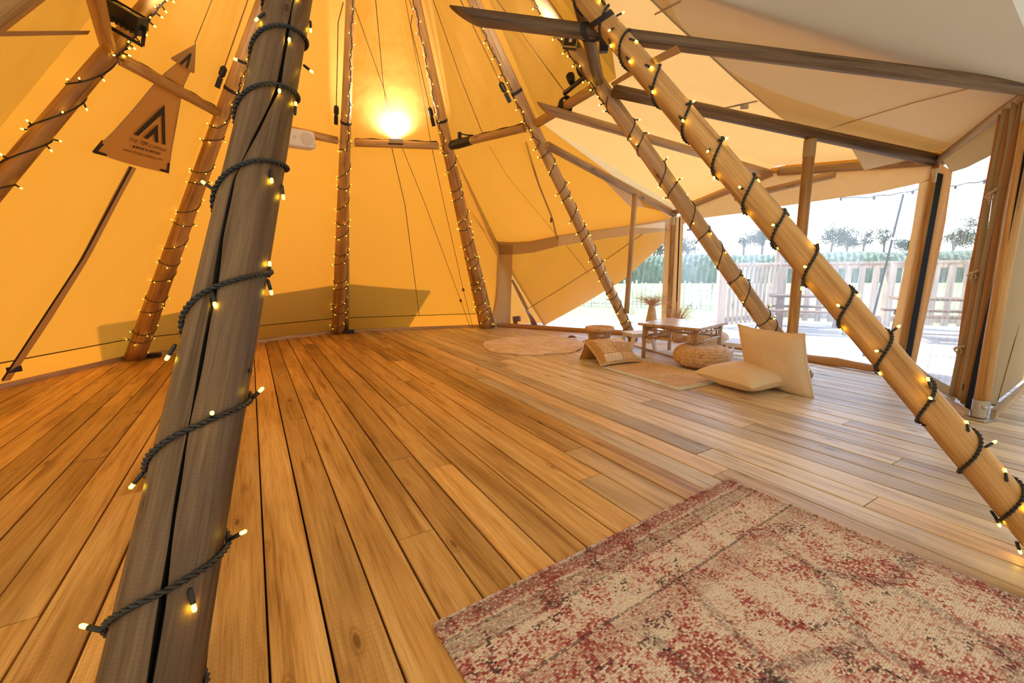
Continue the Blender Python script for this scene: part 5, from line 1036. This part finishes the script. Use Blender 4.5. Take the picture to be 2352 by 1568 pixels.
for i, (px, ct, cb, w, de, lab) in enumerate(((1745, 549, 585, 62, 1.2, 'dense umbrella-shaped tree standing left of the tall terrace post'), (1706, 555, 590, 36, .25, 'thin sparse tree beside the umbrella-shaped one'), (1902, 549, 585, 72, 1.0, 'broad dark tree right of the amber pole'), (1938, 556, 592, 44, .8, 'lower dark tree touching the broad one'),
      (1976, 552, 590, 34, .22, 'wispy bare tree in the middle of the window view'), (2024, 549, 588, 44, .3, 'wispy spreading tree left of the webbing guy strap'), (2085, 578, 602, 60, 1.2, 'low dark bush tree at the right edge of the big window'), (2180, 545, 600, 60, .8, 'leafy tree seen through the creased sheet, left'), (2240, 525, 605, 76, 1.1, 'tall leafy tree seen through the creased sheet, right'), (1578, 562, 605, 52, .9, 'rounded tree just right of the back corner post'), (1500, 570, 615, 60, .9, 'tree seen through the back window beside the post'))): tree(px, ct, cb, w, de, 20+i, lab)
# guy strap, festoon lights
ga, gb = at_depth(2075, 446, 5.4), fl(1983, 818); gs = MB(); gs.bar(ga, gb, .028, .004, side=(0, 1, 0)); o = tag(gs.build('guy_strap', M['webbing']), 'dark webbing guy strap with a hook outside the big window', 'strap'); MB().box(lerp(ga, gb, .30), (.04, .02, .03)).build('buckle', M['steel'], o); MB().tube([ga+V3(0, 0, .12), ga+V3(.015, 0, .06), ga], .008, 6).build('hook', M['steel'], o)
fe = root('festoon_string', tuple(at_depth(1900, 460, 5.6))); tag(fe, 'festoon cable of clear bulbs hanging outside the window top', 'string lights')
fp = [at_depth(x, y, 5.6) for x, y in ((1700, 470), (1800, 462), (1860, 459), (1905, 456), (1935, 452), (1975, 454), (2010, 451), (2050, 446), (2075, 443), (2110, 434), (2150, 432), (2205, 424), (2245, 418), (2285, 408), (2320, 405))]
mb = MB(); mb.tube(polyline(fp, 60)+np.array([[0, 0, .008*math.sin(i*1.3)] for i in range(60)]), .007, 6); mb.build('cable', M['cable'], fe, smooth=True)
for x, y in ((1860, 459), (1932, 453), (2008, 451), (2097, 438), (2195, 426), (2262, 414)):
    c = at_depth(x, y, 5.6); s_ = MB().lathe([(.014, -.03), (.016, 0), (.01, .01)], c-V3(0, 0, .01), 10).build('lamp_holder', M['black'], fe); MB().lathe([(.008, 0), (.026, -.03), (.03, -.055), (.018, -.085), (.003, -.09)], c-V3(0, 0, .035), 12).build('glass_bulb', M['bulb_clear'], s_, smooth=True)
# solid screen outside the back canvas: its shadow falls on the lower canvas
for a, b, pts in (('P3', 'P4', ((992, 676), (800, 662), (790, 765), (925, 757))), ('P2', 'P3', ((790, 662), (590, 692), (340, 745), (330, 815), (780, 768))), ('P1', 'P2', ((320, 752), (230, 766), (192, 790), (300, 822)))):
    p_, n_ = cone_plane(a, b); on_ = nrm(V3(-n_[0], -n_[1], 0)); q0 = lerp(CB[a], CB[b], .5)+on_*.55; tow_ = []
    for px, py in pts:
        P = pln(px, py, p_, n_); q = P+SUN_DIR*(((q0-P)@on_)/(SUN_DIR@on_)); tow_.append(q)
    for q in tow_[len(tow_)//2+(1 if len(tow_) > 4 else 0):]: q[2] = -.3
    k = len(tow_); mb = MB(); mb.add(tow_+[q+on_*.03 for q in tow_], [tuple(range(k)), tuple(range(2*k-1, k-1, -1))]+[(i, (i+1) % k, k+(i+1) % k, k+i) for i in range(k)])
    tag(mb.build('windbreak_panel', M['rail']), {'P3': 'boarded windbreak outside, seen as a shadow with a pointed end left of the window', 'P2': 'boarded windbreak outside, seen as a shadow low behind the cracked pole', 'P1': 'boarded windbreak outside, seen as a shadow low on the left canvas'}[a], 'screen', 'windbreak panels behind the canvas')
